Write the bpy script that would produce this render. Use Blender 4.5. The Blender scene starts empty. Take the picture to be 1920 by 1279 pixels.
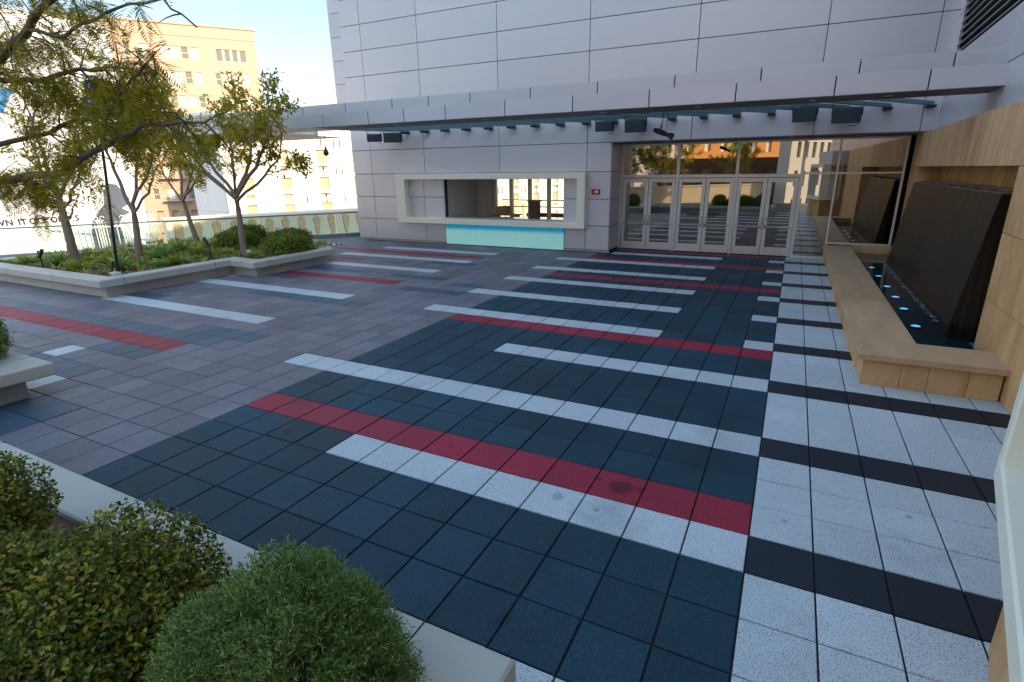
import bpy, math, random
import numpy as np
from mathutils import Matrix, Vector

# ------------------------------------------------------------------ camera, sky, sun, exposure
T = 0.457                      # one paving tile = 0.457 m; everything below is laid out in tiles
sc = bpy.context.scene
col = sc.collection
random.seed(7)
rng = np.random.default_rng(7)

FPX = 1004.6077
CAM = (-0.03104, -16.85415, 6.13782)
RV = np.array([1.83961324, 0.42082235, -0.32550348])
_t = np.linalg.norm(RV); _k = RV / _t
_K = np.array([[0, -_k[2], _k[1]], [_k[2], 0, -_k[0]], [-_k[1], _k[0], 0]])
RC = np.eye(3) + math.sin(_t) * _K + (1 - math.cos(_t)) * _K @ _K
cam_d = bpy.data.cameras.new('camera'); cam = bpy.data.objects.new('camera', cam_d); col.objects.link(cam)
cam_d.sensor_width = 36.0; cam_d.sensor_fit = 'HORIZONTAL'; cam_d.lens = FPX / 1920 * 36
cam_d.shift_x = -(974.4992 - 960) / 1920; cam_d.shift_y = (634.671 - 639.5) / 1920
cam_d.clip_start = 0.05; cam_d.clip_end = 2000
M = Matrix.Identity(4)
for i in range(3):
    M[i][0] = RC[0, i]; M[i][1] = -RC[1, i]; M[i][2] = -RC[2, i]; M[i][3] = CAM[i] * T
cam.matrix_world = M
sc.camera = cam

SUN_EL = math.radians(28.0)
SUN_H = np.array([0.93, -0.37]); SUN_H = SUN_H / np.linalg.norm(SUN_H)
world = bpy.data.worlds.new('World'); sc.world = world; world.use_nodes = True
wn = world.node_tree.nodes; wn.clear()
sky = wn.new('ShaderNodeTexSky'); sky.sky_type = 'NISHITA'; sky.sun_disc = False
sky.sun_elevation = SUN_EL; sky.sun_rotation = math.atan2(SUN_H[0], SUN_H[1])
sky.air_density = 1.0; sky.dust_density = 0.8; sky.ozone_density = 0.8
bg = wn.new('ShaderNodeBackground'); bg.inputs['Strength'].default_value = 0.12
wo = wn.new('ShaderNodeOutputWorld')
_tc = wn.new('ShaderNodeTexCoord'); _sx = wn.new('ShaderNodeSeparateXYZ'); _cr = wn.new('ShaderNodeValToRGB'); _mx = wn.new('ShaderNodeMix')
_mx.data_type = 'RGBA'; _mx.blend_type = 'MULTIPLY'; _mx.inputs['Factor'].default_value = 1
_e = _cr.color_ramp.elements; _e[0].position = 0.0; _e[0].color = (0.50, 0.48, 0.46, 1); _e[1].position = 0.62; _e[1].color = (1.42, 1.42, 1.22, 1)
_e.new(0.26).color = (0.58, 0.56, 0.52, 1)
world.node_tree.links.new(_tc.outputs['Generated'], _sx.inputs[0]); world.node_tree.links.new(_sx.outputs['Z'], _cr.inputs[0])
world.node_tree.links.new(sky.outputs[0], _mx.inputs['A']); world.node_tree.links.new(_cr.outputs[0], _mx.inputs['B'])
world.node_tree.links.new(_mx.outputs['Result'], bg.inputs[0]); world.node_tree.links.new(bg.outputs[0], wo.inputs[0])
sun_d = bpy.data.lights.new('sun', 'SUN'); sun = bpy.data.objects.new('sun', sun_d); col.objects.link(sun)
sun_d.energy = 2.0; sun_d.angle = math.radians(0.5); sun_d.color = (1.0, 0.78, 0.52)
sv = Vector((SUN_H[0] * math.cos(SUN_EL), SUN_H[1] * math.cos(SUN_EL), math.sin(SUN_EL)))
sun.rotation_euler = sv.to_track_quat('Z', 'Y').to_euler()
sun.location = sv * 60
sc.view_settings.view_transform = 'Standard'; sc.view_settings.look = 'None'
sc.view_settings.exposure = 1.9; sc.view_settings.gamma = 1.0
sc.view_settings.use_curve_mapping = False
sc.cycles.max_bounces = 8

# ------------------------------------------------------------------ helpers
ORG = {}

def tag(o, label=None, cat=None, group=None, kind=None):
    if label: o['label'] = label
    if cat: o['category'] = cat
    if group: o['group'] = group
    if kind: o['kind'] = kind
    return o

def empty(name, loc, label, cat, group=None):
    o = bpy.data.objects.new(name, None); col.objects.link(o)
    o.empty_display_size = 0.2
    o.location = [c * T for c in loc]; ORG[o] = np.array(loc, float)
    return tag(o, label, cat, group)

class MB:
    def __init__(s):
        s.v = []; s.f = []; s.m = []; s.sm = []; s.n = 0
    def add(s, verts, faces, mi=0, smooth=False):
        s.v.append(np.asarray(verts, float).reshape(-1, 3))
        for q in faces:
            s.f.append([i + s.n for i in q]); s.m.append(mi); s.sm.append(smooth)
        s.n += len(s.v[-1]); return s
    def box(s, x0, x1, y0, y1, z0, z1, mi=0, fr=None):
        v = np.array([(x, y, z) for z in (z0, z1) for y in (y0, y1) for x in (x0, x1)], float)
        if fr is not None: v = fr(v)
        return s.add(v, [(0, 2, 3, 1), (4, 5, 7, 6), (0, 1, 5, 4), (2, 6, 7, 3), (0, 4, 6, 2), (1, 3, 7, 5)], mi)
    def bevbox(s, x0, x1, y0, y1, z0, z1, b=0.03, mi=0, fr=None):
        # box with chamfered upper and vertical edges
        def ring(i, z): return [(x0 + i + b, y0 + i, z), (x1 - i - b, y0 + i, z), (x1 - i, y0 + i + b, z), (x1 - i, y1 - i - b, z),
                                (x1 - i - b, y1 - i, z), (x0 + i + b, y1 - i, z), (x0 + i, y1 - i - b, z), (x0 + i, y0 + i + b, z)]
        v = np.array(ring(b, z0) + ring(0, z0 + b) + ring(0, z1 - b) + ring(b, z1), float)
        if fr is not None: v = fr(v)
        f = [tuple(range(7, -1, -1)), tuple(range(24, 32))]
        for r in range(3):
            for k in range(8):
                a = r * 8 + k; c = r * 8 + (k + 1) % 8
                f.append((a, c, c + 8, a + 8))
        return s.add(v, f, mi)
    def prism(s, poly, z0, z1, mi=0):
        n = len(poly)
        v = [(x, y, z0) for x, y in poly] + [(x, y, z1) for x, y in poly]
        f = [tuple(range(n - 1, -1, -1)), tuple(range(n, 2 * n))]
        for k in range(n): f.append((k, (k + 1) % n, n + (k + 1) % n, n + k))
        return s.add(v, f, mi)
    def quad(s, a, b, c, d, mi=0): return s.add([a, b, c, d], [(0, 1, 2, 3)], mi)
    def tube(s, pts, rad, seg=8, mi=0, caps=True):
        pts = [np.asarray(q, float) for q in pts]; n = len(pts)
        if np.isscalar(rad): rad = [rad] * n
        vs = []; up = np.array([0.13, 0.31, 1.0])
        for i, q in enumerate(pts):
            d = pts[min(i + 1, n - 1)] - pts[max(i - 1, 0)]; d = d / (np.linalg.norm(d) + 1e-9)
            a = np.cross(d, up if abs(d @ up / np.linalg.norm(up)) < 0.95 else np.array([1.0, 0, 0])); a /= np.linalg.norm(a); b = np.cross(d, a)
            for k in range(seg):
                t = 2 * math.pi * k / seg
                vs.append(q + rad[i] * (math.cos(t) * a + math.sin(t) * b))
        f = []
        for i in range(n - 1):
            for k in range(seg):
                f.append((i * seg + k, i * seg + (k + 1) % seg, (i + 1) * seg + (k + 1) % seg, (i + 1) * seg + k))
        s.add(vs, f, mi, True)
        if caps:
            s.add(vs[:seg], [tuple(range(seg - 1, -1, -1))], mi); s.add(vs[-seg:], [tuple(range(seg))], mi)
        return s
    def quads(s, arr, mi=0):          # arr (n,4,3)
        arr = np.asarray(arr, float); n = len(arr); base = s.n
        s.v.append(arr.reshape(-1, 3)); s.n += n * 4
        s.f.extend([[base + 4 * i, base + 4 * i + 1, base + 4 * i + 2, base + 4 * i + 3] for i in range(n)])
        s.m.extend([mi] * n); s.sm.extend([False] * n); return s
    def leaves(s, c, d, nrm, ln, wd, mi=0):
        # six-cornered leaves folded along the midrib
        d = unit(d); sd = unit(np.cross(d, nrm)); up = unit(np.cross(sd, d)); ln = np.asarray(ln).reshape(-1, 1); wd = np.asarray(wd).reshape(-1, 1)
        V = np.stack([c, c + d * ln * .3 + sd * wd * .48 + up * wd * .18, c + d * ln * .68 + sd * wd * .40 + up * wd * .12 - up * ln * .05, c + d * ln - up * ln * .16,
                      c + d * ln * .68 - sd * wd * .40 + up * wd * .12 - up * ln * .05, c + d * ln * .3 - sd * wd * .48 + up * wd * .18], 1)
        n = len(V); b = s.n; s.v.append(V.reshape(-1, 3)); s.n += 6 * n
        for i in range(n):
            k = b + 6 * i; s.f.append([k, k + 1, k + 2, k + 3]); s.f.append([k, k + 3, k + 4, k + 5])
        s.m.extend([mi] * (2 * n)); s.sm.extend([False] * (2 * n)); return s
    def lathe(s, prof, c, seg=16, mi=0):
        vs = []
        for r, z in prof:
            for k in range(seg):
                t = 2 * math.pi * k / seg; vs.append((c[0] + r * math.cos(t), c[1] + r * math.sin(t), c[2] + z))
        f = []
        for i in range(len(prof) - 1):
            for k in range(seg): f.append((i * seg + k, i * seg + (k + 1) % seg, (i + 1) * seg + (k + 1) % seg, (i + 1) * seg + k))
        return s.add(vs, f, mi, True)
    def build(s, name, mats, parent=None, loc=None):
        V = np.concatenate(s.v) if s.v else np.zeros((0, 3))
        if parent is not None: org = ORG[parent]
        elif loc is not None: org = np.array(loc, float)
        else: org = np.array([(V[:, 0].min() + V[:, 0].max()) / 2, (V[:, 1].min() + V[:, 1].max()) / 2, V[:, 2].min()])
        me = bpy.data.meshes.new(name)
        me.from_pydata(((V - org) * T).tolist(), [], s.f)
        if not isinstance(mats, (list, tuple)): mats = [mats]
        for m in mats: me.materials.append(m)
        me.polygons.foreach_set('material_index', s.m); me.polygons.foreach_set('use_smooth', s.sm)
        me.update()
        o = bpy.data.objects.new(name, me); col.objects.link(o)
        ORG[o] = org
        if parent is not None: o.parent = parent
        else: o.location = [c * T for c in org]
        return o

def solo(mb, name, mats, label, cat, group=None, kind=None, loc=None):
    return tag(mb.build(name, mats, None, loc), label, cat, group, kind)

def copy_tree(o, parent=None):
    c = o.copy(); col.objects.link(c); ORG[c] = ORG[o].copy()
    if parent is not None: c.parent = parent
    for ch in list(o.children): copy_tree(ch, c)
    return c

def unit(v): return v / (np.linalg.norm(v, axis=-1, keepdims=True) + 1e-9)
def leaf_flat(c, d, ln, wd):
    s_ = np.stack([-d[:, 1], d[:, 0], d[:, 2]], 1); ln = ln.reshape(-1, 1); wd = wd.reshape(-1, 1)
    return np.stack([c, c + d * ln * .5 + s_ * wd, c + d * ln, c + d * ln * .5 - s_ * wd], 1)
# ------------------------------------------------------------------ materials
def newmat(name):
    m = bpy.data.materials.new(name); m.use_nodes = True
    nt = m.node_tree; b = nt.nodes['Principled BSDF']
    return m, nt, b

def mat(name, c, rough=0.6, metal=0.0, var=0.0, nscale=3.0, namt=0.0, bump=0.0, bscale=40.0, spec=0.5, stretch=None, coat=0.0):
    """plain surface: island-to-island tone change (var), broad mottling (namt), fine bump"""
    m, nt, b = newmat(name); N = nt.nodes; L = nt.links
    b.inputs['Base Color'].default_value = (*c, 1); b.inputs['Roughness'].default_value = rough
    b.inputs['Metallic'].default_value = metal; b.inputs['Specular IOR Level'].default_value = spec
    if coat: b.inputs['Coat Weight'].default_value = coat
    last = None
    tc = N.new('ShaderNodeTexCoord'); vec = tc.outputs['Object']
    if stretch:
        mp = N.new('ShaderNodeMapping'); mp.inputs['Scale'].default_value = stretch; L.new(vec, mp.inputs[0]); vec = mp.outputs[0]
    def mul(src, fac_sock, lo, hi):
        mr = N.new('ShaderNodeMapRange'); mr.inputs['To Min'].default_value = lo; mr.inputs['To Max'].default_value = hi
        L.new(fac_sock, mr.inputs['Value'])
        mx = N.new('ShaderNodeMix'); mx.data_type = 'RGBA'; mx.blend_type = 'MULTIPLY'; mx.inputs['Factor'].default_value = 1
        if src is None: mx.inputs['A'].default_value = (*c, 1)
        else: L.new(src, mx.inputs['A'])
        L.new(mr.outputs[0], mx.inputs['B']); return mx.outputs['Result']
    if var:
        g = N.new('ShaderNodeNewGeometry'); last = mul(last, g.outputs['Random Per Island'], 1 - var, 1 + var)
    if namt:
        n = N.new('ShaderNodeTexNoise'); n.inputs['Scale'].default_value = nscale; n.inputs['Detail'].default_value = 6; n.inputs['Roughness'].default_value = 0.65
        L.new(vec, n.inputs['Vector']); last = mul(last, n.outputs[0], 1 - 1.6 * namt, 1 + 1.6 * namt)
        mr = N.new('ShaderNodeMapRange'); mr.inputs['To Min'].default_value = max(0.02, rough - 0.12); mr.inputs['To Max'].default_value = min(1, rough + 0.12)
        L.new(n.outputs[0], mr.inputs['Value']); L.new(mr.outputs[0], b.inputs['Roughness'])
    if last is not None: L.new(last, b.inputs['Base Color'])
    if bump:
        n2 = N.new('ShaderNodeTexNoise'); n2.inputs['Scale'].default_value = bscale; n2.inputs['Detail'].default_value = 4
        L.new(vec, n2.inputs['Vector'])
        bp = N.new('ShaderNodeBump'); bp.inputs['Strength'].default_value = bump; bp.inputs['Distance'].default_value = 0.01
        L.new(n2.outputs[0], bp.inputs['Height']); L.new(bp.outputs[0], b.inputs['Normal'])
    return m

def speckle(name, c, c2, amount, scale, rough, var=0.06, stain=0.12):
    """terrazzo-like paver: chips of c2 in c, tile-to-tile tone change, broad stains"""
    m, nt, b = newmat(name); N = nt.nodes; L = nt.links; b.inputs['Specular IOR Level'].default_value = 0.28
    tc = N.new('ShaderNodeTexCoord')
    vo = N.new('ShaderNodeTexNoise'); vo.inputs['Scale'].default_value = scale; vo.inputs['Detail'].default_value = 2.5; vo.inputs['Roughness'].default_value = 0.7
    L.new(tc.outputs['Object'], vo.inputs['Vector'])
    cr = N.new('ShaderNodeMapRange'); cr.inputs['From Min'].default_value = 0.5 + amount; cr.inputs['From Max'].default_value = 0.56 + amount
    L.new(vo.outputs[0], cr.inputs['Value'])
    mx = N.new('ShaderNodeMix'); mx.data_type = 'RGBA'; mx.inputs['A'].default_value = (*c, 1); mx.inputs['B'].default_value = (*c2, 1)
    L.new(cr.outputs[0], mx.inputs['Factor'])
    g = N.new('ShaderNodeNewGeometry'); mr = N.new('ShaderNodeMapRange'); mr.inputs['To Min'].default_value = 1 - var; mr.inputs['To Max'].default_value = 1 + var
    L.new(g.outputs['Random Per Island'], mr.inputs['Value'])
    m2 = N.new('ShaderNodeMix'); m2.data_type = 'RGBA'; m2.blend_type = 'MULTIPLY'; m2.inputs['Factor'].default_value = 1
    L.new(mx.outputs['Result'], m2.inputs['A']); L.new(mr.outputs[0], m2.inputs['B'])
    n = N.new('ShaderNodeTexNoise'); n.inputs['Scale'].default_value = 0.9; n.inputs['Detail'].default_value = 7; n.inputs['Roughness'].default_value = 0.6
    L.new(tc.outputs['Object'], n.inputs['Vector'])
    mr2 = N.new('ShaderNodeMapRange'); mr2.inputs['From Min'].default_value = 0.3; mr2.inputs['From Max'].default_value = 0.7
    mr2.inputs['To Min'].default_value = 1 - stain; mr2.inputs['To Max'].default_value = 1 + stain
    L.new(n.outputs[0], mr2.inputs['Value'])
    m3 = N.new('ShaderNodeMix'); m3.data_type = 'RGBA'; m3.blend_type = 'MULTIPLY'; m3.inputs['Factor'].default_value = 1
    L.new(m2.outputs['Result'], m3.inputs['A']); L.new(mr2.outputs[0], m3.inputs['B'])
    # gum spots and dark spill marks
    vg = N.new('ShaderNodeTexVoronoi'); vg.inputs['Scale'].default_value = 1.7; L.new(tc.outputs['Object'], vg.inputs['Vector'])
    mg = N.new('ShaderNodeMapRange'); mg.inputs['From Min'].default_value = 0.03; mg.inputs['From Max'].default_value = 0.045; mg.inputs['To Min'].default_value = 0.62; L.new(vg.outputs['Distance'], mg.inputs['Value'])
    ns = N.new('ShaderNodeTexNoise'); ns.inputs['Scale'].default_value = 0.55; ns.inputs['Detail'].default_value = 9; ns.inputs['Roughness'].default_value = 0.72; L.new(tc.outputs['Object'], ns.inputs['Vector'])
    mn = N.new('ShaderNodeMapRange'); mn.inputs['From Min'].default_value = 0.30; mn.inputs['From Max'].default_value = 0.44; mn.inputs['To Min'].default_value = 0.70; L.new(ns.outputs[0], mn.inputs['Value'])
    mm = N.new('ShaderNodeMath'); mm.operation = 'MULTIPLY'; L.new(mg.outputs[0], mm.inputs[0]); L.new(mn.outputs[0], mm.inputs[1])
    m4 = N.new('ShaderNodeMix'); m4.data_type = 'RGBA'; m4.blend_type = 'MULTIPLY'; m4.inputs['Factor'].default_value = 1
    L.new(m3.outputs['Result'], m4.inputs['A']); L.new(mm.outputs[0], m4.inputs['B'])
    L.new(m4.outputs['Result'], b.inputs['Base Color'])
    mr3 = N.new('ShaderNodeMapRange'); mr3.inputs['To Min'].default_value = rough - 0.15; mr3.inputs['To Max'].default_value = rough + 0.15
    L.new(n.outputs[0], mr3.inputs['Value']); L.new(mr3.outputs[0], b.inputs['Roughness'])
    return m

def leafmat(name, stops, rough=0.5, trans=0.35):
    m, nt, b = newmat(name); N = nt.nodes; L = nt.links
    g = N.new('ShaderNodeNewGeometry'); cr = N.new('ShaderNodeValToRGB')
    e = cr.color_ramp.elements
    while len(e) < len(stops): e.new(0.5)
    for i, (p_, c_) in enumerate(stops): e[i].position = p_; e[i].color = (*c_, 1)
    L.new(g.outputs['Random Per Island'], cr.inputs[0]); L.new(cr.outputs[0], b.inputs['Base Color'])
    b.inputs['Roughness'].default_value = rough; b.inputs['Specular IOR Level'].default_value = 0.35
    tr = N.new('ShaderNodeBsdfTranslucent'); L.new(cr.outputs[0], tr.inputs[0])
    ms = N.new('ShaderNodeMixShader'); ms.inputs[0].default_value = trans
    L.new(b.outputs[0], ms.inputs[1]); L.new(tr.outputs[0], ms.inputs[2])
    L.new(ms.outputs[0], N['Material Output'].inputs[0]); return m

def paneglass(name, tint=(0.8, 0.85, 0.85), refl=0.08, rough=0.0, rcol=(1, 1, 1)):
    """thin glass sheet: see-through with a mirror layer that grows at grazing angles"""
    m, nt, b = newmat(name); N = nt.nodes; L = nt.links
    tr = N.new('ShaderNodeBsdfTransparent'); tr.inputs[0].default_value = (*tint, 1)
    gl = N.new('ShaderNodeBsdfGlossy'); gl.inputs['Color'].default_value = (*rcol, 1); gl.inputs['Roughness'].default_value = rough
    lw = N.new('ShaderNodeLayerWeight'); lw.inputs[0].default_value = 0.25
    mr = N.new('ShaderNodeMapRange'); mr.inputs['To Min'].default_value = refl; mr.inputs['To Max'].default_value = min(1.0, refl + 0.5)
    L.new(lw.outputs['Fresnel'], mr.inputs['Value'])
    ms = N.new('ShaderNodeMixShader'); L.new(mr.outputs[0], ms.inputs[0]); L.new(tr.outputs[0], ms.inputs[1]); L.new(gl.outputs[0], ms.inputs[2])
    L.new(ms.outputs[0], N['Material Output'].inputs[0]); return m

def emis(name, c, strength):
    m, nt, b = newmat(name)
    b.inputs['Base Color'].default_value = (*c, 1); b.inputs['Emission Color'].default_value = (*c, 1); b.inputs['Emission Strength'].default_value = strength
    return m

def stonemat(name, c1, c2, scale=(2.5, 2.5, 0.35), rough=0.6, var=0.16):
    """limestone with streaks along one direction"""
    m, nt, b = newmat(name); N = nt.nodes; L = nt.links
    tc = N.new('ShaderNodeTexCoord'); mp = N.new('ShaderNodeMapping'); mp.inputs['Scale'].default_value = scale
    g = N.new('ShaderNodeNewGeometry')
    off = N.new('ShaderNodeVectorMath'); off.operation = 'SCALE'; off.inputs[0].default_value = (31.0, 17.0, 9.0); L.new(g.outputs['Random Per Island'], off.inputs['Scale'])
    ad = N.new('ShaderNodeVectorMath'); ad.operation = 'ADD'; L.new(tc.outputs['Object'], ad.inputs[0]); L.new(off.outputs[0], ad.inputs[1])
    L.new(ad.outputs[0], mp.inputs[0])
    n = N.new('ShaderNodeTexNoise'); n.inputs['Scale'].default_value = 1.6; n.inputs['Detail'].default_value = 8; n.inputs['Roughness'].default_value = 0.62; n.inputs['Distortion'].default_value = 0.6
    L.new(mp.outputs[0], n.inputs['Vector'])
    mx = N.new('ShaderNodeValToRGB'); mx.color_ramp.elements[0].position = 0.32; mx.color_ramp.elements[0].color = (*c1, 1)
    mx.color_ramp.elements[1].position = 0.68; mx.color_ramp.elements[1].color = (*c2, 1)
    L.new(n.outputs[0], mx.inputs[0])
    mr = N.new('ShaderNodeMapRange'); mr.inputs['To Min'].default_value = 1 - var; mr.inputs['To Max'].default_value = 1 + var
    L.new(g.outputs['Random Per Island'], mr.inputs['Value'])
    m2 = N.new('ShaderNodeMix'); m2.data_type = 'RGBA'; m2.blend_type = 'MULTIPLY'; m2.inputs['Factor'].default_value = 1
    L.new(mx.outputs[0], m2.inputs['A']); L.new(mr.outputs[0], m2.inputs['B']); L.new(m2.outputs['Result'], b.inputs['Base Color'])
    b.inputs['Roughness'].default_value = rough
    n2 = N.new('ShaderNodeTexNoise'); n2.inputs['Scale'].default_value = 35; L.new(tc.outputs['Object'], n2.inputs['Vector'])
    bp = N.new('ShaderNodeBump'); bp.inputs['Strength'].default_value = 0.12; bp.inputs['Distance'].default_value = 0.01
    L.new(n2.outputs[0], bp.inputs['Height']); L.new(bp.outputs[0], b.inputs['Normal'])
    return m

M_char = speckle('charcoal_paver', (0.007, 0.038, 0.062), (0.022, 0.062, 0.09), 0.03, 55, 0.62, 0.20, 0.30)
M_black = speckle('black_paver', (0.008, 0.015, 0.026), (0.02, 0.03, 0.045), 0.05, 60, 0.5, 0.10, 0.12)
M_mauve = speckle('mauve_paver', (0.160, 0.148, 0.176), (0.23, 0.21, 0.24), 0.02, 70, 0.6, 0.15, 0.20)
M_blue = speckle('slate_paver', (0.055, 0.095, 0.145), (0.085, 0.13, 0.18), 0.03, 70, 0.55, 0.16, 0.14)
M_white = speckle('white_terrazzo', (0.56, 0.615, 0.645), (0.17, 0.20, 0.25), 0.05, 95, 0.5, 0.05, 0.07)
M_red = speckle('red_paver', (0.28, 0.014, 0.040), (0.38, 0.045, 0.075), 0.03, 70, 0.6, 0.09, 0.14)
def spill(m, spots):
    # dark spill marks left on the pavers, each with its own place and size
    nt = m.node_tree; N = nt.nodes; L = nt.links; b = N['Principled BSDF']; tc = N.new('ShaderNodeTexCoord')
    ns = N.new('ShaderNodeTexNoise'); ns.inputs['Scale'].default_value = 9; ns.inputs['Detail'].default_value = 4; L.new(tc.outputs['Object'], ns.inputs['Vector'])
    for (x, y, rad, k) in spots:
        ds = N.new('ShaderNodeVectorMath'); ds.operation = 'DISTANCE'; ds.inputs[1].default_value = (x * T, y * T, 0); L.new(tc.outputs['Object'], ds.inputs[0])
        ad = N.new('ShaderNodeMath'); ad.operation = 'MULTIPLY_ADD'; ad.inputs[1].default_value = rad * T * 1.3; L.new(ns.outputs[0], ad.inputs[0]); L.new(ds.outputs['Value'], ad.inputs[2])
        mr = N.new('ShaderNodeMapRange'); mr.inputs['From Min'].default_value = rad * T * 1.25; mr.inputs['From Max'].default_value = rad * T * 1.75; mr.inputs['To Min'].default_value = k
        L.new(ad.outputs[0], mr.inputs['Value']); src = b.inputs['Base Color'].links[0].from_socket
        mx = N.new('ShaderNodeMix'); mx.data_type = 'RGBA'; mx.blend_type = 'MULTIPLY'; mx.inputs['Factor'].default_value = 1
        L.new(src, mx.inputs['A']); L.new(mr.outputs[0], mx.inputs['B']); L.new(mx.outputs['Result'], b.inputs['Base Color'])
spill(M_red, [(-2.45, -7.5, .26, .42), (-2.05, -7.45, .10, .5), (-2.95, -7.4, .10, .55), (-6.5, -7.55, .08, .6)])
spill(M_char, [(-10.6, -8.6, .16, .55), (-10.9, -8.95, .10, .6), (-3.0, -11.5, .12, .55), (-6.2, -2.4, .14, .6), (-2.4, -9.6, .06, .5)])
spill(M_white, [(-3.45, -8.35, .14, .7), (0.55, -7.3, .08, .7), (2.6, -6.2, .07, .6)])
M_joint = mat('joint_dark', (0.012, 0.013, 0.015), 0.9)
M_panel = mat('brushed_panel', (0.655, 0.62, 0.655), 0.42, 0.35, var=0.045, nscale=0.7, namt=0.03, stretch=(1, 1, 6), bump=0.12, bscale=0.9)
M_canopy = mat('canopy_metal', (0.60, 0.59, 0.64), 0.45, 0.35, var=0.04, nscale=0.8, namt=0.025)
M_gap = mat('gap_dark', (0.02, 0.021, 0.026), 0.8)
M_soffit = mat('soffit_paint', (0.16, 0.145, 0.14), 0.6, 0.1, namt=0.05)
M_soffit_lit = mat('bounce_lit_soffit', (0.82, 0.68, 0.46), 0.5, 0.0, namt=0.04)  # same soffit, warm light bounced off the street put into the colour
M_beam = mat('beam_steel', (0.17, 0.29, 0.33), 0.4, 0.3, namt=0.05)
M_dark = mat('black_metal', (0.015, 0.017, 0.018), 0.5, 0.2)
M_speaker = mat('speaker_cloth', (0.045, 0.06, 0.068), 0.7, 0.0, bump=0.3, bscale=180)
M_frame = mat('cream_frame', (0.93, 0.88, 0.72), 0.45, 0.0, nscale=1.5, namt=0.03)
M_alu = mat('door_aluminium', (0.70, 0.69, 0.66), 0.36, 0.35, nscale=2, namt=0.03)
M_steel = mat('stainless', (0.7, 0.7, 0.7), 0.22, 1.0)
M_doorglass = paneglass('door_glass', (0.16, 0.15, 0.15), 0.42, 0.0, (1.0, 0.93, 0.82))
M_railglass = paneglass('rail_glass', (0.72, 0.88, 0.84), 0.08)
M_clearglass = paneglass('clear_glass', (0.92, 0.92, 0.88), 0.04)
M_stone = stonemat('gold_limestone', (0.53, 0.265, 0.10), (0.77, 0.465, 0.225), scale=(1.5, 1.5, 0.7), var=0.07)
M_stone_vein = stonemat('veined_limestone', (0.54, 0.285, 0.13), (0.78, 0.50, 0.275), scale=(2.0, 2.0, 0.34), var=0.05)
M_stone_top = stonemat('honed_ledge', (0.53, 0.315, 0.165), (0.66, 0.425, 0.25), scale=(2.2, 0.5, 2.2), rough=0.5, var=0.05)
M_stone_rib = stonemat('ribbed_stone', (0.48, 0.25, 0.07), (0.72, 0.42, 0.15), scale=(3, 3, 0.2))
M_slab = stonemat('wet_slate', (0.002, 0.002, 0.0018), (0.050, 0.036, 0.026), scale=(7, 7, 0.12), rough=0.38, var=0.3)
_b = M_slab.node_tree.nodes['Principled BSDF']; _b.inputs['Specular IOR Level'].default_value = 0.22
for _n in M_slab.node_tree.nodes:      # water film: long vertical ripples
    if _n.type == 'BUMP': _n.inputs['Strength'].default_value = 0.5; _n.inputs['Distance'].default_value = 0.02
_mp = [n for n in M_slab.node_tree.nodes if n.type == 'MAPPING'][0]; _nb = [n for n in M_slab.node_tree.nodes if n.type == 'TEX_NOISE'][1]
M_slab.node_tree.links.new(_mp.outputs[0], _nb.inputs['Vector']); _nb.inputs['Scale'].default_value = 3.0; _nb.inputs['Detail'].default_value = 6
M_pool = mat('pool_tile', (0.012, 0.05, 0.062), 0.4, var=0.3)
M_conc = mat('planter_concrete', (0.47, 0.45, 0.40), 0.65, 0, nscale=1.7, namt=0.14, bump=0.12, bscale=60)
M_soil = mat('mulch', (0.115, 0.055, 0.028), 0.95, 0, nscale=14, namt=0.25, bump=1.0, bscale=45)
M_bark = mat('pale_bark', (0.25, 0.185, 0.15), 0.85, 0, nscale=9, namt=0.2, bump=0.7, bscale=30, stretch=(1, 1, 4))
M_bark_dark = mat('brown_bark', (0.13, 0.085, 0.06), 0.85, 0, nscale=9, namt=0.2, bump=0.7, bscale=30)
M_twig = mat('twig_brown', (0.10, 0.06, 0.035), 0.9)
M_leaf = leafmat('tree_leaf', [(0, (0.16, 0.20, 0.015)), (0.45, (0.37, 0.35, 0.02)), (0.8, (0.58, 0.46, 0.03)), (1, (0.62, 0.35, 0.05))], 0.5, 0.6)
M_frond = leafmat('feather_leaf', [(0, (0.11, 0.15, 0.01)), (0.5, (0.29, 0.28, 0.012)), (0.85, (0.52, 0.37, 0.02)), (1, (0.68, 0.34, 0.03))], 0.55, 0.6)
M_hedge = leafmat('hedge_leaf', [(0, (0.08, 0.14, 0.02)), (0.55, (0.18, 0.28, 0.03)), (0.9, (0.32, 0.36, 0.05)), (1, (0.34, 0.19, 0.06))], 0.45, 0.3)
M_shrub = leafmat('shrub_leaf', [(0, (0.03, 0.06, 0.01)), (0.5, (0.15, 0.20, 0.022)), (0.85, (0.40, 0.38, 0.04)), (1, (0.50, 0.27, 0.04))], 0.42, 0.3)
M_needle = leafmat('needle_leaf', [(0, (0.05, 0.10, 0.022)), (0.5, (0.15, 0.24, 0.055)), (0.85, (0.32, 0.42, 0.13)), (1, (0.42, 0.44, 0.15))], 0.55, 0.35)
M_agave = leafmat('agave_leaf', [(0, (0.14, 0.25, 0.09)), (0.6, (0.28, 0.42, 0.12)), (1, (0.44, 0.50, 0.12))], 0.45, 0.15)
M_cover = leafmat('cover_leaf', [(0, (0.14, 0.22, 0.03)), (0.55, (0.32, 0.40, 0.05)), (0.85, (0.50, 0.45, 0.07)), (1, (0.45, 0.20, 0.06))], 0.55, 0.25)

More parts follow.
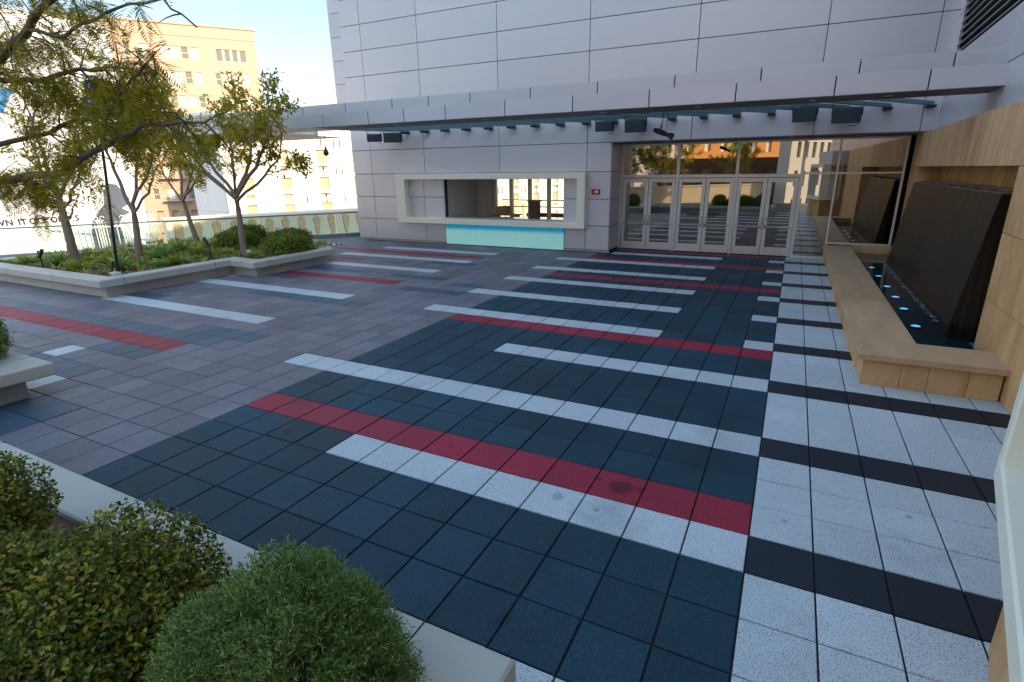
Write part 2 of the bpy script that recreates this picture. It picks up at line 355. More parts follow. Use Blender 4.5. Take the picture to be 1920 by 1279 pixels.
# ------------------------------------------------------------------ the deck: every paver at its place in the grid
BAL_A = np.array([-38.9, 26.3]); BAL_B = np.array([-56.4, 0.55])     # line of the glass balustrade
BAL_D = (BAL_B - BAL_A) / np.linalg.norm(BAL_B - BAL_A)
def outside_rail(x, y):
    w = np.array([x, y]) - BAL_A
    return BAL_D[0] * w[1] - BAL_D[1] * w[0] < -0.2

def span(x, *rr): return any(a <= x < b for a, b in rr)
darkrnd = random.Random(3)
patch = {}
for _ in range(12):
    patch_j = darkrnd.randint(-24, 9); x0 = darkrnd.randint(-34, -17); n = darkrnd.randint(1, 4)
    for k in range(n): patch[(x0 + k, patch_j)] = 1
def paver(x, j):
    # 0 charcoal 1 black 2 mauve 3 slate 4 white 5 red ; x column, j row counted towards the camera
    if x >= 0:
        return 1 if j % 4 == 0 else 4
    white = {-4: [(-15, -4), (-1, 0)], -8: [(-15, -4), (-1, 0), ], -12: [(-15, -4), (-1, 0)], -16: [(-15, -4), (-1, 0)],
             -20: [(-15, -4), (-1, 0)], -24: [(-12, -4), (-1, 0)], 0: [(-9, 0)], 4: [(-15, 0)], 8: [(-9, 0)], 12: [(-9, 0)], 16: [(-9, 0)]}
    if j in white and span(x, *white[j]): return 4
    left = {1: [(-32, -20)], -4: [(-32, -20)], -12: [(-32, -20)], -16: [(-32, -20)], -20: [(-31, -20), (-40, -36)], 7: [(-24, -23)], 9: [(-24, -20)], -6: [(-32, -31)]}
    if j in left and span(x, *left[j]): return 4
    red = {7: [(-13, 0)], -3: [(-13, 0)], -14: [(-13, 0)], -21: [(-13, 0)], -26: [(-12, 0)], 5: [(-44, -20)], -8: [(-32, -20)], -14.5: []}
    if j in red and span(x, *red[j]): return 5
    if (j == -14 and span(x, (-34, -28))) or (j == -18 and span(x, (-38, -20))): return 5
    if x >= -13: return 0
    if (j == 4 and x < -19) or (j == 8 and span(x, (-27, -20))) or (j == 0 and span(x, (-32, -29))) or (j == 6 and span(x, (-23, -22))): return 3
    if j >= 10 and x < -17: return 3
    if (j == -3 and span(x, (-26, -18))) or (j == -7 and span(x, (-32, -27))) or (j == -11 and span(x, (-31, -29))): return 3
    if (j == -10 and span(x, (-22, -18))) or (j == -15 and span(x, (-23, -19))): return 3
    if (x, j) in patch: return 3
    return 2

fl = MB()
prng = random.Random(11)
for x in range(-58, 7):
    for j in range(-31, 40):
        y0 = -(j + 1)
        if y0 > 26 or (y0 >= 23 and x < -13 and x > -37): continue
        if outside_rail(x + .5, y0 + .5): continue
        k = paver(x, j); gx, gy = 0.014, 0.0105
        dz = prng.uniform(-0.004, 0.004); b = 0.012
        tx, ty = prng.uniform(-.0015, .0015), prng.uniform(-.0015, .0015)
        X0, X1, Y0, Y1 = x + gx, x + 1 - gx, y0 + gy, y0 + 1 - gy
        v = [(X0, Y0, -0.04), (X1, Y0, -0.04), (X1, Y1, -0.04), (X0, Y1, -0.04),
             (X0, Y0, dz - b), (X1, Y0, dz - b), (X1, Y1, dz - b), (X0, Y1, dz - b),
             (X0 + b, Y0 + b, dz - tx - ty), (X1 - b, Y0 + b, dz + tx - ty), (X1 - b, Y1 - b, dz + tx + ty), (X0 + b, Y1 - b, dz - tx + ty)]
        f = [(8, 9, 10, 11)]
        for q in range(4):
            f.append((q, (q + 1) % 4, 4 + (q + 1) % 4, 4 + q)); f.append((4 + q, 4 + (q + 1) % 4, 8 + (q + 1) % 4, 8 + q))
        fl.add(v, f, k)
solo(fl, 'plaza_paving', [M_char, M_black, M_mauve, M_blue, M_white, M_red], None, None, kind='structure', loc=(0, 0, 0))
d = MB()
edge = [BAL_A + BAL_D * t for t in (-3, 34, 62)]
d.prism([(8, -42), (8, 40), (-37, 40), tuple(edge[0]), tuple(edge[2]), (-60, -42)], -1.6, -0.035)
solo(d, 'deck_slab', M_joint, None, None, kind='structure', loc=(0, 0, 0))
g = MB(); g.quad((-3000, -3000, -16), (3000, -3000, -16), (3000, 3000, -16), (-3000, 3000, -16))
solo(g, 'street_ground', mat('asphalt', (0.10, 0.095, 0.09), 0.9, 0, nscale=0.3, namt=0.1), None, None, kind='structure', loc=(0, 0, -16))

# ------------------------------------------------------------------ the metal clad theatre facade with doors and ticket window
FY, DY = 23.4, 26.2
th = empty('theatre_building', (-14, FY, 0), 'long building of pale lavender metal panels with canopy, six glass doors and ticket window', 'building')
pn = MB()
def panel(x0, x1, z0, z1, y=FY, g=0.022, m=pn):
    m.bevbox(x0 + g, x1 - g, y, y + 0.2, z0 + g, z1 - g, 0.006)
XJ = [-37.2, -35.0, -29.1, -21.7, -14.25, -6.8, 0.6, 6.1, 7.6]
ZJ = [8.05, 10.1, 12.15, 14.2, 16.2, 18.2, 20.2, 22.2, 24.2, 26.2, 28.2, 30.2]
for a, b_ in zip(XJ[:-1], XJ[1:]):
    for c_, e_ in zip(ZJ[:-1], ZJ[1:]): panel(a, b_, c_, e_)
for a, b_ in zip([-37.2, -35, -29.1, -21.7, -14.25], [-35, -29.1, -21.7, -14.25, -12.35]): panel(a, b_, 6.0, 8.05)
for c_, e_ in ((2.0, 4.0), (4.0, 6.0)):
    panel(-37.2, -35, c_, e_); panel(-35, -32.3, c_, e_); panel(-14.25, -12.35, c_, e_)
    panel(-31.5, -29.35, c_, e_); panel(-29.35, -27.22, c_, e_); panel(-16.12, -14.27, c_, e_)
panel(-32.3, -31.5, 2, 6)
for a, b_ in ((-37.2, -35.1), (-35.1, -29.35), (-29.35, -27.25), (-16.0, -14.25), (-14.25, -12.35)): panel(a, b_, 0.16, 2.0)
for z0, z1 in ((0.16, 2), (2, 4), (4, 6), (6, 8.0)):      # return wall into the door recess
    v = MB(); pn.box(-12.55, -12.352, FY + .21, DY - .15, z0 + .02, z1 - .02)
wall = pn.build('wall', M_panel, th)
bk = MB()
bk.box(-37.15, 7.9, FY + .15, FY + .6, 8.06, 30.2); bk.box(-37.15, -12.6, FY + .15, FY + .5, 5.5, 8.06)
bk.box(-37.15, -27.2, FY + .15, FY + .5, 0, 5.5); bk.box(-16.1, -12.6, FY + .15, FY + .5, 0, 5.5); bk.box(-27.2, -16.1, FY + .15, FY + .5, 0, 2.3)
bk.box(-37.15, 7.9, FY + .6, 31.0, 8.1, 30.1); bk.box(-12.58, -12.4, FY + .5, 36, 0, 8.06)
bk.box(-37.12, -36.9, FY + .5, 31.0, 0, 8.06)
bk.build('backing', M_gap, th)
M_plinth = mat('plinth_stone', (0.42, 0.37, 0.30), 0.7, namt=0.05)
for a, b_ in ((-37.3, -27.3), (-15.95, -12.27)):
    pl = MB(); pl.box(a, b_, FY - .08, FY + .1, 0, 0.15); pl.build('plinth', M_plinth, th)
# set-back block seen past the upper left edge
sb = MB()
for c_, e_ in zip(ZJ[1:-1], ZJ[2:]):
    sb.bevbox(-40.9, -36.0, 26.0, 26.3, c_ + .02, e_ - .02, .006)
sb.box(-40.85, -36, 26.15, 45, 10.15, 30.1)
sb.build('rear_wing', M_panel, th)
# soffit of the recess with downlights
sf = MB(); sf.box(-12.35, 6.9, FY + .02, DY + .3, 8.0, 8.06); so = sf.build('recess_soffit', M_soffit, th)
for x in (-11.0, -8.6, -4.6, -0.6, 3.2):
    dl = MB(); dl.lathe([(0.0, -0.02), (0.11, -0.02), (0.13, 0.0)], (x, 24.4, 7.995), 12)
    dl.build('downlight', mat('lens_white', (0.7, 0.68, 0.62), 0.3), so)

# ticket window: frame, counter, mint and blue glass panel below
fr = MB(); F0 = 22.8
fr.bevbox(-32.0, -14.15, F0, FY + .25, 5.5, 5.98, .03); fr.bevbox(-32.0, -14.15, F0, FY + .25, 1.78, 2.24, .03)
fr.bevbox(-32.0, -31.0, F0 + .003, FY + .25, 2.21, 5.53, .03); fr.bevbox(-14.8, -14.15, F0 + .003, FY + .25, 2.21, 5.53, .03)
fr.build('ticket_window_frame', M_frame, th)
gm, nt, b = newmat('banded_glass')
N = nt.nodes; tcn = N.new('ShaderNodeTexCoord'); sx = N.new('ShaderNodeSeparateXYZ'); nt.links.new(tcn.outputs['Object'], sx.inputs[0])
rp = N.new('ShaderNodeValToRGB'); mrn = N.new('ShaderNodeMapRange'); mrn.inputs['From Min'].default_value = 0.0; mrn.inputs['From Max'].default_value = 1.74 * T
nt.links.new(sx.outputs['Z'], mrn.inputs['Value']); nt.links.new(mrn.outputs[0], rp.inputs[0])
e = rp.color_ramp.elements; e[0].position = 0.70; e[0].color = (0.42, 0.84, 0.78, 1); e[1].position = 0.86; e[1].color = (0.01, 0.46, 0.74, 1)  # mint, turning blue towards the top
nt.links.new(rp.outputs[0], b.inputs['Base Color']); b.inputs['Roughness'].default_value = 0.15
nt.links.new(rp.outputs[0], b.inputs['Emission Color']); b.inputs['Emission Strength'].default_value = 0.07      # weak emission in the same two colours
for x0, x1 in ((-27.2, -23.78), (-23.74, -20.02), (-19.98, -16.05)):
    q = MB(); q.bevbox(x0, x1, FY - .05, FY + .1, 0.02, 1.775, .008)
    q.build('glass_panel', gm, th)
ct = MB(); ct.box(-27.2, -16.1, FY + .02, FY + 1.6, 2.26, 2.36); ct.build('counter', mat('counter_steel', (0.5, 0.5, 0.52), 0.18, 0.8), th)
# booth interior
bi = MB()
bi.box(-31.2, -25.4, 29.0, 29.2, 0, 8); bi.box(-36.9, -12.7, 29.2 - .05, 29.1, 5.9, 8)
bi.box(-27.6, -27.2, FY + .51, 29.0, 0, 8); bi.box(-36.8, -12.7, FY + .52, 31, -.02, .02); bi.box(-36.8, -12.7, FY + .52, 31, 7.6, 7.7)
bi.build('booth_wall', mat('booth_paint', (0.62, 0.58, 0.54), 0.7, namt=0.03), th)
dr = MB(); dr.box(-28.2, -27.4, 28.95, 28.99, 0, 4.7); dr.box(-26.6, -26.15, 28.93, 28.99, 0, 4.7); dr.build('booth_door', mat('booth_door_paint', (0.62, 0.58, 0.52), 0.6), th)
ml = MB()
for x in (-25.3, -23.6, -21.7, -19.8, -17.9, -16.0, -14.0): ml.box(x - .16, x + .16, 29.0, 29.3, 0, 5.9)
ml.build('booth_mullion', M_frame, th)
rl = MB(); rl.tube([(-25, 29.9, 2.9), (-13, 29.9, 2.9)], .05, 6); rl.tube([(-25, 29.9, 3.5), (-13, 29.9, 3.5)], .05, 6)
rl.box(-22.3, -13, 29.6, 30.2, 2.0, 2.35)
rl.build('booth_guard_rail', mat('rail_bronze', (0.18, 0.12, 0.07), 0.4, 0.5), th)
gz = MB(); gz.box(-25.2, -13, 29.12, 29.16, 0.1, 5.9); gz.build('booth_glazing', M_clearglass, th)
x_ = MB(); x_.bevbox(-24.2, -23.1, 27.0, 27.9, 2.37, 3.05, .02); x_.box(-24.2, -23.1, 27.4, 27.5, 3.05, 3.054)
x_.box(-24.6, -22.0, 26.8, 28.2, 2.28, 2.37); x_.box(-24.4, -24.2, 26.9, 28, 0, 2.28); x_.box(-22.4, -22.2, 26.9, 28, 0, 2.28)
solo(x_, 'cardboard_box', mat('card', (0.42, 0.26, 0.14), 0.8, namt=0.05), 'brown cardboard box on a narrow table inside the ticket window', 'box')
x_ = MB(); x_.bevbox(-21.1, -20.3, 27.6, 28.4, 0.02, 3.55, .03); x_.box(-21.2, -20.2, 27.5, 28.5, 3.5, 3.6)
solo(x_, 'pedestal', mat('pedestal_wood', (0.20, 0.11, 0.06), 0.6, namt=0.1), 'dark brown pedestal standing in front of the bright booth glazing', 'pedestal')
ph = empty('wall_phone', (-29.3, 28.9, 3.2), 'black wall telephone with hanging cord inside the ticket window', 'phone')
x_ = MB(); x_.bevbox(-29.5, -29.1, 28.75, 28.98, 3.6, 4.3, .03); x_.build('handset', M_dark, ph)
x_ = MB(); x_.tube([(-29.3, 28.85, 3.6), (-29.2, 28.8, 3.1), (-29.0, 28.85, 2.9), (-28.9, 28.85, 3.5)], .03, 5); x_.build('cord', M_dark, ph)

# doors and glazing
def frame_rect(mb, x0, x1, z0, z1, w=.1, y0=DY - .12, y1=DY + .12):
    mb.box(x0, x0 + w, y0, y1, z0, z1); mb.box(x1 - w, x1, y0, y1, z0, z1)
    mb.box(x0 + w, x1 - w, y0 + .003, y1 - .003, z0, z0 + w); mb.box(x0 + w, x1 - w, y0 + .003, y1 - .003, z1 - w, z1)
df = MB()
for x in (-12.3, -8.0, -3.85, 0.32): df.box(x - .1, x + .1, DY - .14, DY + .14, 0, 7.98)
for a, b_ in ((-12.2, -8.1), (-7.9, -3.95), (-3.75, 0.22)): df.box(a, b_, DY - .137, DY + .137, 5.5, 5.72); df.box(a, b_, DY - .137, DY + .137, 7.84, 7.98)
for x, z0 in ((2.4, 0.0), (6.1, 1.05)): df.box(x - .06, x + .06, DY - .12, DY + .12, z0, 7.98)
df.box(0.42, 2.34, DY - .117, DY + .117, 5.68, 5.8); df.box(2.46, 6.04, DY - .117, DY + .117, 5.68, 5.8)
df.box(0.42, 2.34, DY - .117, DY + .117, 7.86, 7.98); df.box(2.46, 6.04, DY - .117, DY + .117, 7.86, 7.98)
df.box(0.42, 2.34, DY - .117, DY + .117, 0, .12); df.box(2.46, 6.04, DY - .117, DY + .117, 1.05, 1.17)
df.build('door_frame', M_alu, th)
dark_head = MB(); dark_head.box(-12.35, 6.5, DY - .3, DY + .3, 7.99, 8.0 + .055); dark_head.build('head_trim', M_dark, th)
for x0, x1, z0, z1 in ((-12.2, -8.1, 5.72, 7.84), (-7.9, -3.95, 5.72, 7.84), (-3.75, .22, 5.72, 7.84), (.42, 2.34, .12, 5.68), (.42, 2.34, 5.8, 7.86), (2.46, 6.04, 1.17, 5.68), (2.46, 6.04, 5.8, 7.86)):
    q = MB(); q.quad((x0, DY, z0), (x1, DY, z0), (x1, DY, z1), (x0, DY, z1)); q.build('window_pane', M_doorglass, th)
for k, (x0, x1, hinge) in enumerate(((-12.17, -10.16, 0), (-10.13, -8.12, 1), (-7.88, -5.93, 0), (-5.9, -3.97, 1), (-3.73, -1.78, 0), (-1.75, .2, 1))):
    q = MB(); w = .26
    q.bevbox(x0, x0 + w, DY - .09, DY + .06, .05, 5.46, .012); q.bevbox(x1 - w, x1, DY - .09, DY + .06, .05, 5.46, .012)
    q.bevbox(x0 + w, x1 - w, DY - .085, DY + .055, .05, .62, .012); q.bevbox(x0 + w, x1 - w, DY - .085, DY + .055, 5.16, 5.46, .012)
    leaf = q.build('door', M_alu, th)
    q = MB(); q.quad((x0 + w, DY - .01, .62), (x1 - w, DY - .01, .62), (x1 - w, DY - .01, 5.16), (x0 + w, DY - .01, 5.16)); q.build('pane', M_doorglass, leaf)
    q = MB(); q.bevbox(x0 + .1, x1 - .1, DY - .2, DY - .1, 2.02, 2.12, .02); q.build('push_bar', M_steel, leaf)
    hx = x1 - .13 if hinge == 0 else x0 + .13
    q = MB(); q.tube([(hx, DY - .1, 1.95), (hx, DY - .25, 1.95), (hx, DY - .25, 2.5), (hx, DY - .1, 2.5)], .035, 8); q.lathe([(0, 0), (.07, 0), (.07, .1), (0, .1)], (hx, DY - .12, 2.6), 10)
    q.build('handle', M_steel, leaf)
    if k >= 2:
        q = MB(); q.bevbox(x0 + .55, x1 - .45, DY + .07, DY + .25, 5.0, 5.2, .02); q.build('door_closer', M_alu, leaf)

# lobby behind the glass
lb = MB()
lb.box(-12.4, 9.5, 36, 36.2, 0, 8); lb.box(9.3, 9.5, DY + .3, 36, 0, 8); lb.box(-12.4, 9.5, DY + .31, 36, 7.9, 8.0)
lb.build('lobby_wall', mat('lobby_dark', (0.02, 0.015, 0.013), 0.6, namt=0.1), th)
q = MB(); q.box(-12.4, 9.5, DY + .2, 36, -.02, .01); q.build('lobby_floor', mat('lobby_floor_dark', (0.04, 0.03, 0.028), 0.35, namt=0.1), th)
q = MB(); q.box(5.4, 6.0, 28.0, 28.3, 0, 7.8); q.box(4.4, 5.0, 30.5, 30.8, 0, 7.8); q.build('lobby_pilaster', mat('honey_wood', (0.42, 0.25, 0.09), 0.5, namt=0.1), th)
q = MB(); q.bevbox(2.9, 5.2, 27.4, 28.4, 0.5, 1.75, .1); q.box(3.1, 5.0, 27.5, 28.3, 0, .5)  # low rounded tan form close behind the glass
solo(q, 'lobby_form', mat('tan_form', (0.42, 0.25, 0.13), 0.6, namt=0.06), 'low tan rounded form behind the right hand lobby window', 'bench')
bn = empty('waste_bin', (1.75, 27.3, 0), 'pale square waste bin with a darker lid behind the narrow sidelight', 'bin')
q = MB(); q.add([(1.4, 27, 0), (2.1, 27, 0), (2.1, 27.7, 0), (1.4, 27.7, 0), (1.3, 26.9, 1.5), (2.2, 26.9, 1.5), (2.2, 27.8, 1.5), (1.3, 27.8, 1.5)], [(3, 2, 1, 0), (4, 5, 6, 7), (0, 1, 5, 4), (1, 2, 6, 5), (2, 3, 7, 6), (3, 0, 4, 7)])
q.build('bin_body', mat('bin_cream', (0.55, 0.48, 0.42), 0.5), bn)
q = MB(); q.bevbox(1.27, 2.23, 26.87, 27.83, 1.56, 2.05, .05); q.build('lid', mat('bin_lid', (0.5, 0.36, 0.28), 0.5), bn)

def text_mesh(body, size, mtl, name, M4, parent=None, extr=0.004, align='LEFT', spacing=1.0, bold=0.0):
    cu = bpy.data.curves.new(name, 'FONT'); cu.body = body; cu.size = size * T; cu.extrude = extr; cu.align_x = align; cu.space_character = spacing; cu.offset = bold * T
    o = bpy.data.objects.new(name, cu); col.objects.link(o)
    dg = bpy.context.evaluated_depsgraph_get()
    me = bpy.data.meshes.new_from_object(o.evaluated_get(dg)); col.objects.unlink(o); bpy.data.objects.remove(o)
    me.name = name; me.materials.clear(); me.materials.append(mtl)
    n = bpy.data.objects.new(name, me); col.objects.link(n)
    if parent is not None:
        n.parent = parent; n.matrix_local = M4; ORG[n] = ORG[parent]
    else: n.matrix_world = M4
    return n

ex = empty('exit_sign', (-4.35, 26.7, 7.5), 'small green lit EXIT sign hanging behind the middle transom window', 'sign')
q = MB(); q.bevbox(-4.8, -3.9, 26.68, 26.78, 7.35, 7.8, .02); q.box(-4.37, -4.33, 26.7, 26.76, 7.8, 8.0); q.build('housing', M_dark, ex)
R90 = Matrix.Rotation(math.radians(90), 4, 'X')
text_mesh('EXIT', .38, emis('exit_green', (0.05, 0.9, 0.15), 1.2), 'lettering', Matrix.Translation(((-0.4) * T, -0.03 * T, -0.06 * T)) @ R90, ex)

al = empty('fire_alarm', (-13.45, FY, 4.3), 'small red fire alarm with white strobe on the panel beside the doors', 'alarm')
q = MB(); q.bevbox(-13.8, -13.15, FY - .14, FY, 4.36, 4.74, .02); q.build('housing', mat('alarm_red', (0.45, 0.01, 0.015), 0.35), al)
q = MB(); q.bevbox(-13.5, -13.25, FY - .2, FY - .13, 4.45, 4.65, .02); q.build('strobe', mat('strobe_white', (0.8, 0.8, 0.8), 0.2), al)

# canopy
cn = MB()
LJ = [6.62]; x = 4.15
LJ = [6.62, 4.15, 0.97, -2.87, -6.71, -10.57, -14.42, -18.24, -21.14, -23.84, -27.6, -31.4, -35.2, -39.0, -42.8, -45.5]
for a, b_ in zip(LJ[1:], LJ[:-1]): cn.bevbox(a + .025, b_ - .025, 10.6, 10.9, 8.95, 9.72, .008)
UJ = [6.62, 5.05, 1.83, -2.0, -5.83, -9.72, -13.53, -17.36, -20.25, -22.98, -26.76, -30.6, -34.4, -38.2, -42.0, -45.4]
for a, b_ in zip(UJ[1:], UJ[:-1]): cn.bevbox(a + .025, b_ - .025, 11.9, 12.2, 9.7, 10.45, .008)
canopy = cn.build('canopy', M_canopy, th)
q = MB(); q.box(-45.5, 6.6, 10.7, 12.95, 8.97, 9.7); q.box(-45.4, 6.6, 12.0, 12.95, 9.7, 10.4); q.build('canopy_core', M_gap, canopy)
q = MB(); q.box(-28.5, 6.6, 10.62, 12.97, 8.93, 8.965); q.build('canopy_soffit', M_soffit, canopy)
q = MB(); q.box(-45.48, -28.5, 10.62, 12.97, 8.93, 8.965); q.box(-45.48, -34.5, 12.97, 19.5, 8.93, 8.965); q.build('canopy_soffit', M_soffit_lit, canopy)  # left end uses the colour with bounced light painted in
q = MB(); q.box(-45.5, -37.3, 19.2, 19.6, 8.97, 9.7); q.box(-45.6, -45.4, 10.7, 19.5, 8.97, 9.7); q.box(-45.4, -37.3, 10.9, 19.2, 8.97, 9.3); q.build('canopy_core', M_canopy, canopy)
for k in range(19):
    x = 6.3 - 2.055 * k + .1
    q = MB(); sk = math.tan(math.radians(35))
    def bfk(v, x=x):
        v = v.copy(); v[:, 0] = v[:, 0] + (v[:, 1] - FY) * sk; return v
    q.bevbox(x - .15, x + .15, 12.98, FY + .02, 9.44, 9.66, .02, 0, bfk)
    bm_ = q.build('canopy_beam', M_beam, canopy)
    q = MB(); q.bevbox(x - .3, x + .16, 22.6, 23.38, 9.28, 9.41, .02); q.build('bracket', M_dark, bm_)
for x in (-22.5, -16.2, -9.3, -4.6, 0.2, 3.0):
    q = MB(); q.lathe([(0, -.02), (.12, -.02), (.15, 0)], (x, 11.6, 8.925), 12); q.build('canopy_downlight', bpy.data.materials['lens_white'], canopy)

# loudspeakers under the canopy
spk = []
def speaker(x, y, z, w, h, dp, yaw, pitch, label):
    o = empty('loudspeaker', (x, y, z), label, 'speaker', 'loudspeakers under the canopy')
    ca, sa = math.cos(yaw), math.sin(yaw); cp, sp = math.cos(pitch), math.sin(pitch)
    def fr_(v):
        v = v.copy(); y1 = v[:, 1] * cp - v[:, 2] * sp; z1 = v[:, 1] * sp + v[:, 2] * cp
        return np.stack([x + v[:, 0] * ca - y1 * sa, y + v[:, 0] * sa + y1 * ca, z + z1], 1)
    q = MB(); q.bevbox(-w / 2, w / 2, -dp / 2 + .04, dp / 2, -h / 2, h / 2, .03, 0, fr_); q.build('cabinet', M_dark, o)
    q = MB(); q.bevbox(-w / 2 + .03, w / 2 - .03, -dp / 2 - .02, -dp / 2 + .04, -h / 2 + .03, h / 2 - .03, .015, 0, fr_); q.build('grille', M_speaker, o)
    q = MB(); q.box(-w / 2 - .05, -w / 2 - .01, -.06, .06, -.05, h / 2 + .3, 0, fr_); q.box(w / 2 + .01, w / 2 + .05, -.06, .06, -.05, h / 2 + .3, 0, fr_)
    q.box(-w / 2 - .01, w / 2 + .01, -.06, .06, h / 2 + .26, h / 2 + .3, 0, fr_); q.build('bracket', M_dark, o)
    q = MB(); q.tube([(x + w * .45, y + .2, z - h / 2), (x + w * .35, y + .3, z - h / 2 - .15), (x + w * .1, y + .35, z - h / 2 - .12)], .018, 5); q.build('cable', M_dark, o)
speaker(-33.2, 22.0, 9.0, 1.15, .62, .9, .5, .12, 'leftmost loudspeaker, small dark box under the canopy at the corner of the building')
speaker(-31.2, 22.0, 8.95, 1.45, .75, 1.0, .5, .12, 'larger dark loudspeaker just right of the leftmost one, angled above the ticket window')
speaker(-12.5, 22.0, 9.04, 1.25, .66, .7, .1, .12, 'grey loudspeaker under the canopy above the fire alarm, left of its pair')
speaker(-10.3, 22.0, 8.98, 1.4, .82, .7, .1, .12, 'grey loudspeaker beside the hanging black spotlight')
speaker(0.0, 22.0, 9.18, 1.3, .84, .7, -.05, .12, 'bluish loudspeaker with a dangling cable above the right hand doors')
speaker(2.2, 22.0, 9.02, 1.5, .84, .7, -.05, .12, 'rightmost loudspeaker, dark box hung under the right end of the canopy')

sp = empty('spotlight', (-6.35, 12.6, 8.9), 'black stage spotlight hanging tilted on a yoke under the canopy in front of the doors', 'spotlight')
q = MB(); a = np.array([-6.84, 12.5, 8.06]); b2 = np.array([-5.85, 12.55, 7.68]); dv = b2 - a
q.tube([a, a + dv * .1, a + dv * .12, a + dv * .55, a + dv * .57, a + dv * .8, a + dv * .82, b2], [.10, .11, .13, .13, .105, .105, .15, .16], 14); q.build('lamp_body', M_dark, sp)
q = MB(); m_ = a + dv * .38
q.tube([m_ + [-.05, -.17, 0], m_ + [0, -.17, .3], m_ + [.02, 0, .36], m_ + [0, .17, .3], m_ + [-.05, .17, 0]], .028, 6); q.build('yoke', M_dark, sp)
q = MB(); q.tube([m_ + [.02, 0, .36], m_ + [.03, 0, .52], (-6.42, 12.6, 8.95)], .022, 6); q.tube([m_ + [.25, 0, .12], (-6.2, 12.6, 8.3), (-6.2, 12.6, 8.95)], .012, 5); q.build('cable', M_dark, sp)
pd = empty('pendant_lamp', (-33.0, 16.0, 8.9), 'small dark teardrop pendant hanging from the left part of the canopy', 'lamp')
q = MB(); q.lathe([(0, -.36), (.16, -.3), (.22, -.16), (.17, .02), (.07, .22), (.03, .4)], (-33.0, 16, 7.75), 12); q.build('lamp_shade', mat('pendant_bronze', (0.09, 0.07, 0.07), 0.5, 0.3), pd)
q = MB(); q.tube([(-33, 16, 8.1), (-33, 16, 8.93)], .02, 5); q.build('cable', M_dark, pd)

# ------------------------------------------------------------------ right side: stone wall with niche, upper tower, fountain
def wx(y): return 5.64 + .03 * y
def wfr(off):
    def f(v):      # local x = depth behind the wall face, y along it, z up
        v = v.copy(); v[:, 0] = wx(v[:, 1]) + off + v[:, 0]; return v
    return f
sw = empty('stone_wall', (6.5, 10, 0), 'golden limestone wall with a recessed niche along the right side of the terrace', 'wall')
q = MB(); F = wfr(0); gq = .008
ry = random.Random(5)
def stones(z0, z1, y0, y1, width):
    y = y0
    while y < y1 - 1e-3:
        y2 = min(y1, y + width * ry.uniform(.85, 1.15))
        if y1 - y2 < width * .35: y2 = y1
        q.bevbox(0, .35, y + gq, y2 - gq, z0 + gq, z1 - gq, .008, 0, F); y = y2
for z0, z1 in ((0, 2.18), (2.18, 4.18), (4.18, 6.1)):
    stones(z0, z1, -22, 4.3, 2.7); stones(z0, z1, 23.9, 26.05, 2.2)
q.build('stone_facing', M_stone, sw)
q = MB(); stones(6.1, 8.0, -22, 26.05, 2.7); q.build('stone_lintel', M_stone_vein, sw)
q = MB(); q.box(.3, 2.0, -22, 4.28, 0, 7.98, 0, F); q.box(.3, 2.0, 23.92, 26.0, 0, 7.98, 0, F); q.box(.3, 2.0, 4.28, 23.92, 6.12, 7.98, 0, F)
q.build('wall_core', mat('wall_core_stone', (0.22, 0.14, 0.08), 0.8), sw)
q = MB()
y = 4.3
while y < 23.9:
    q.bevbox(1.35, 1.5, y + .01, min(y + .42, 23.9) - .01, 0, 6.1, .02, 0, F); y += .42
q.box(1.5, 1.9, 4.3, 23.9, 0, 6.1, 0, F); q.build('niche_back', M_stone_rib, sw)
q = MB()
for ya, yb in ((4.285, 4.3), (23.9, 23.915)): q.box(.01, 1.4, ya - .002, yb + .002, 0, 6.1, 0, F)
q.build('niche_jamb', M_stone, sw)

ww = empty('water_wall', (5.6, 14.7, .4), 'tall dark wet slate slab leaning back in the stone niche, water running down it', 'fountain')
q = MB()
ys = np.linspace(6.9, 22.7, 9)
for ya, yb in zip(ys[:-1], ys[1:]):
    s0, s1 = 5.58, 6.22
    v = [(s0, ya + .008, .1), (s0, yb - .008, .1), (s1, yb - .008, 5.2), (s1, ya + .008, 5.2), (7.0, ya + .008, .1), (7.0, yb - .008, .1), (7.0, yb - .008, 5.2), (7.0, ya + .008, 5.2)]
    q.add(v, [(0, 3, 2, 1), (4, 5, 6, 7), (0, 1, 5, 4), (3, 7, 6, 2), (0, 4, 7, 3), (1, 2, 6, 5)])
q.build('slab', M_slab, ww)
q = MB(); q.box(6.75, 7.0, 6.9, 22.7, 5.203, 5.33); q.box(6.26, 6.5, 6.9, 22.7, 5.203, 5.24)
for y in np.linspace(7.5, 22.2, 8): q.box(6.5, 6.75, y - .1, y + .1, 5.203, 5.3)
q.build('weir_trough', mat('weir_metal', (0.22, 0.19, 0.17), 0.4, 0.4, namt=0.1), ww)

Rw = np.random.default_rng(8); n = 240
fy = Rw.uniform(7.2, 22.5, n); c_ = np.stack([5.42 - np.abs(Rw.normal(0, .10, n)), fy, np.full(n, .563)], 1); az = Rw.normal(1.57, .5, n)
q = MB(); q.quads(leaf_flat(c_, np.stack([np.cos(az), np.sin(az), 0 * az], 1), Rw.uniform(.05, .22, n), Rw.uniform(.015, .05, n)))
q.build('splash_foam', mat('foam_white', (0.35, 0.42, 0.46), .3), ww)
fb = empty('fountain_basin', (3.1, 13, 0), 'long honey coloured stone bench ledge wrapping the fountain pool in an L', 'bench')
q = MB()
def ledge(x0, x1, y0, y1): q.bevbox(x0, x1, y0, y1, .80, .985, .012)
for ya, yb in zip((2.34, 8.2, 14.2, 20.2), (8.2, 14.2, 20.2, 26.0)): ledge(2.24, 3.88, ya + .004, yb - .004)
ledge(2.24, 5.7, .64, 2.34)
q.build('ledge', M_stone_top, fb)
q = MB()
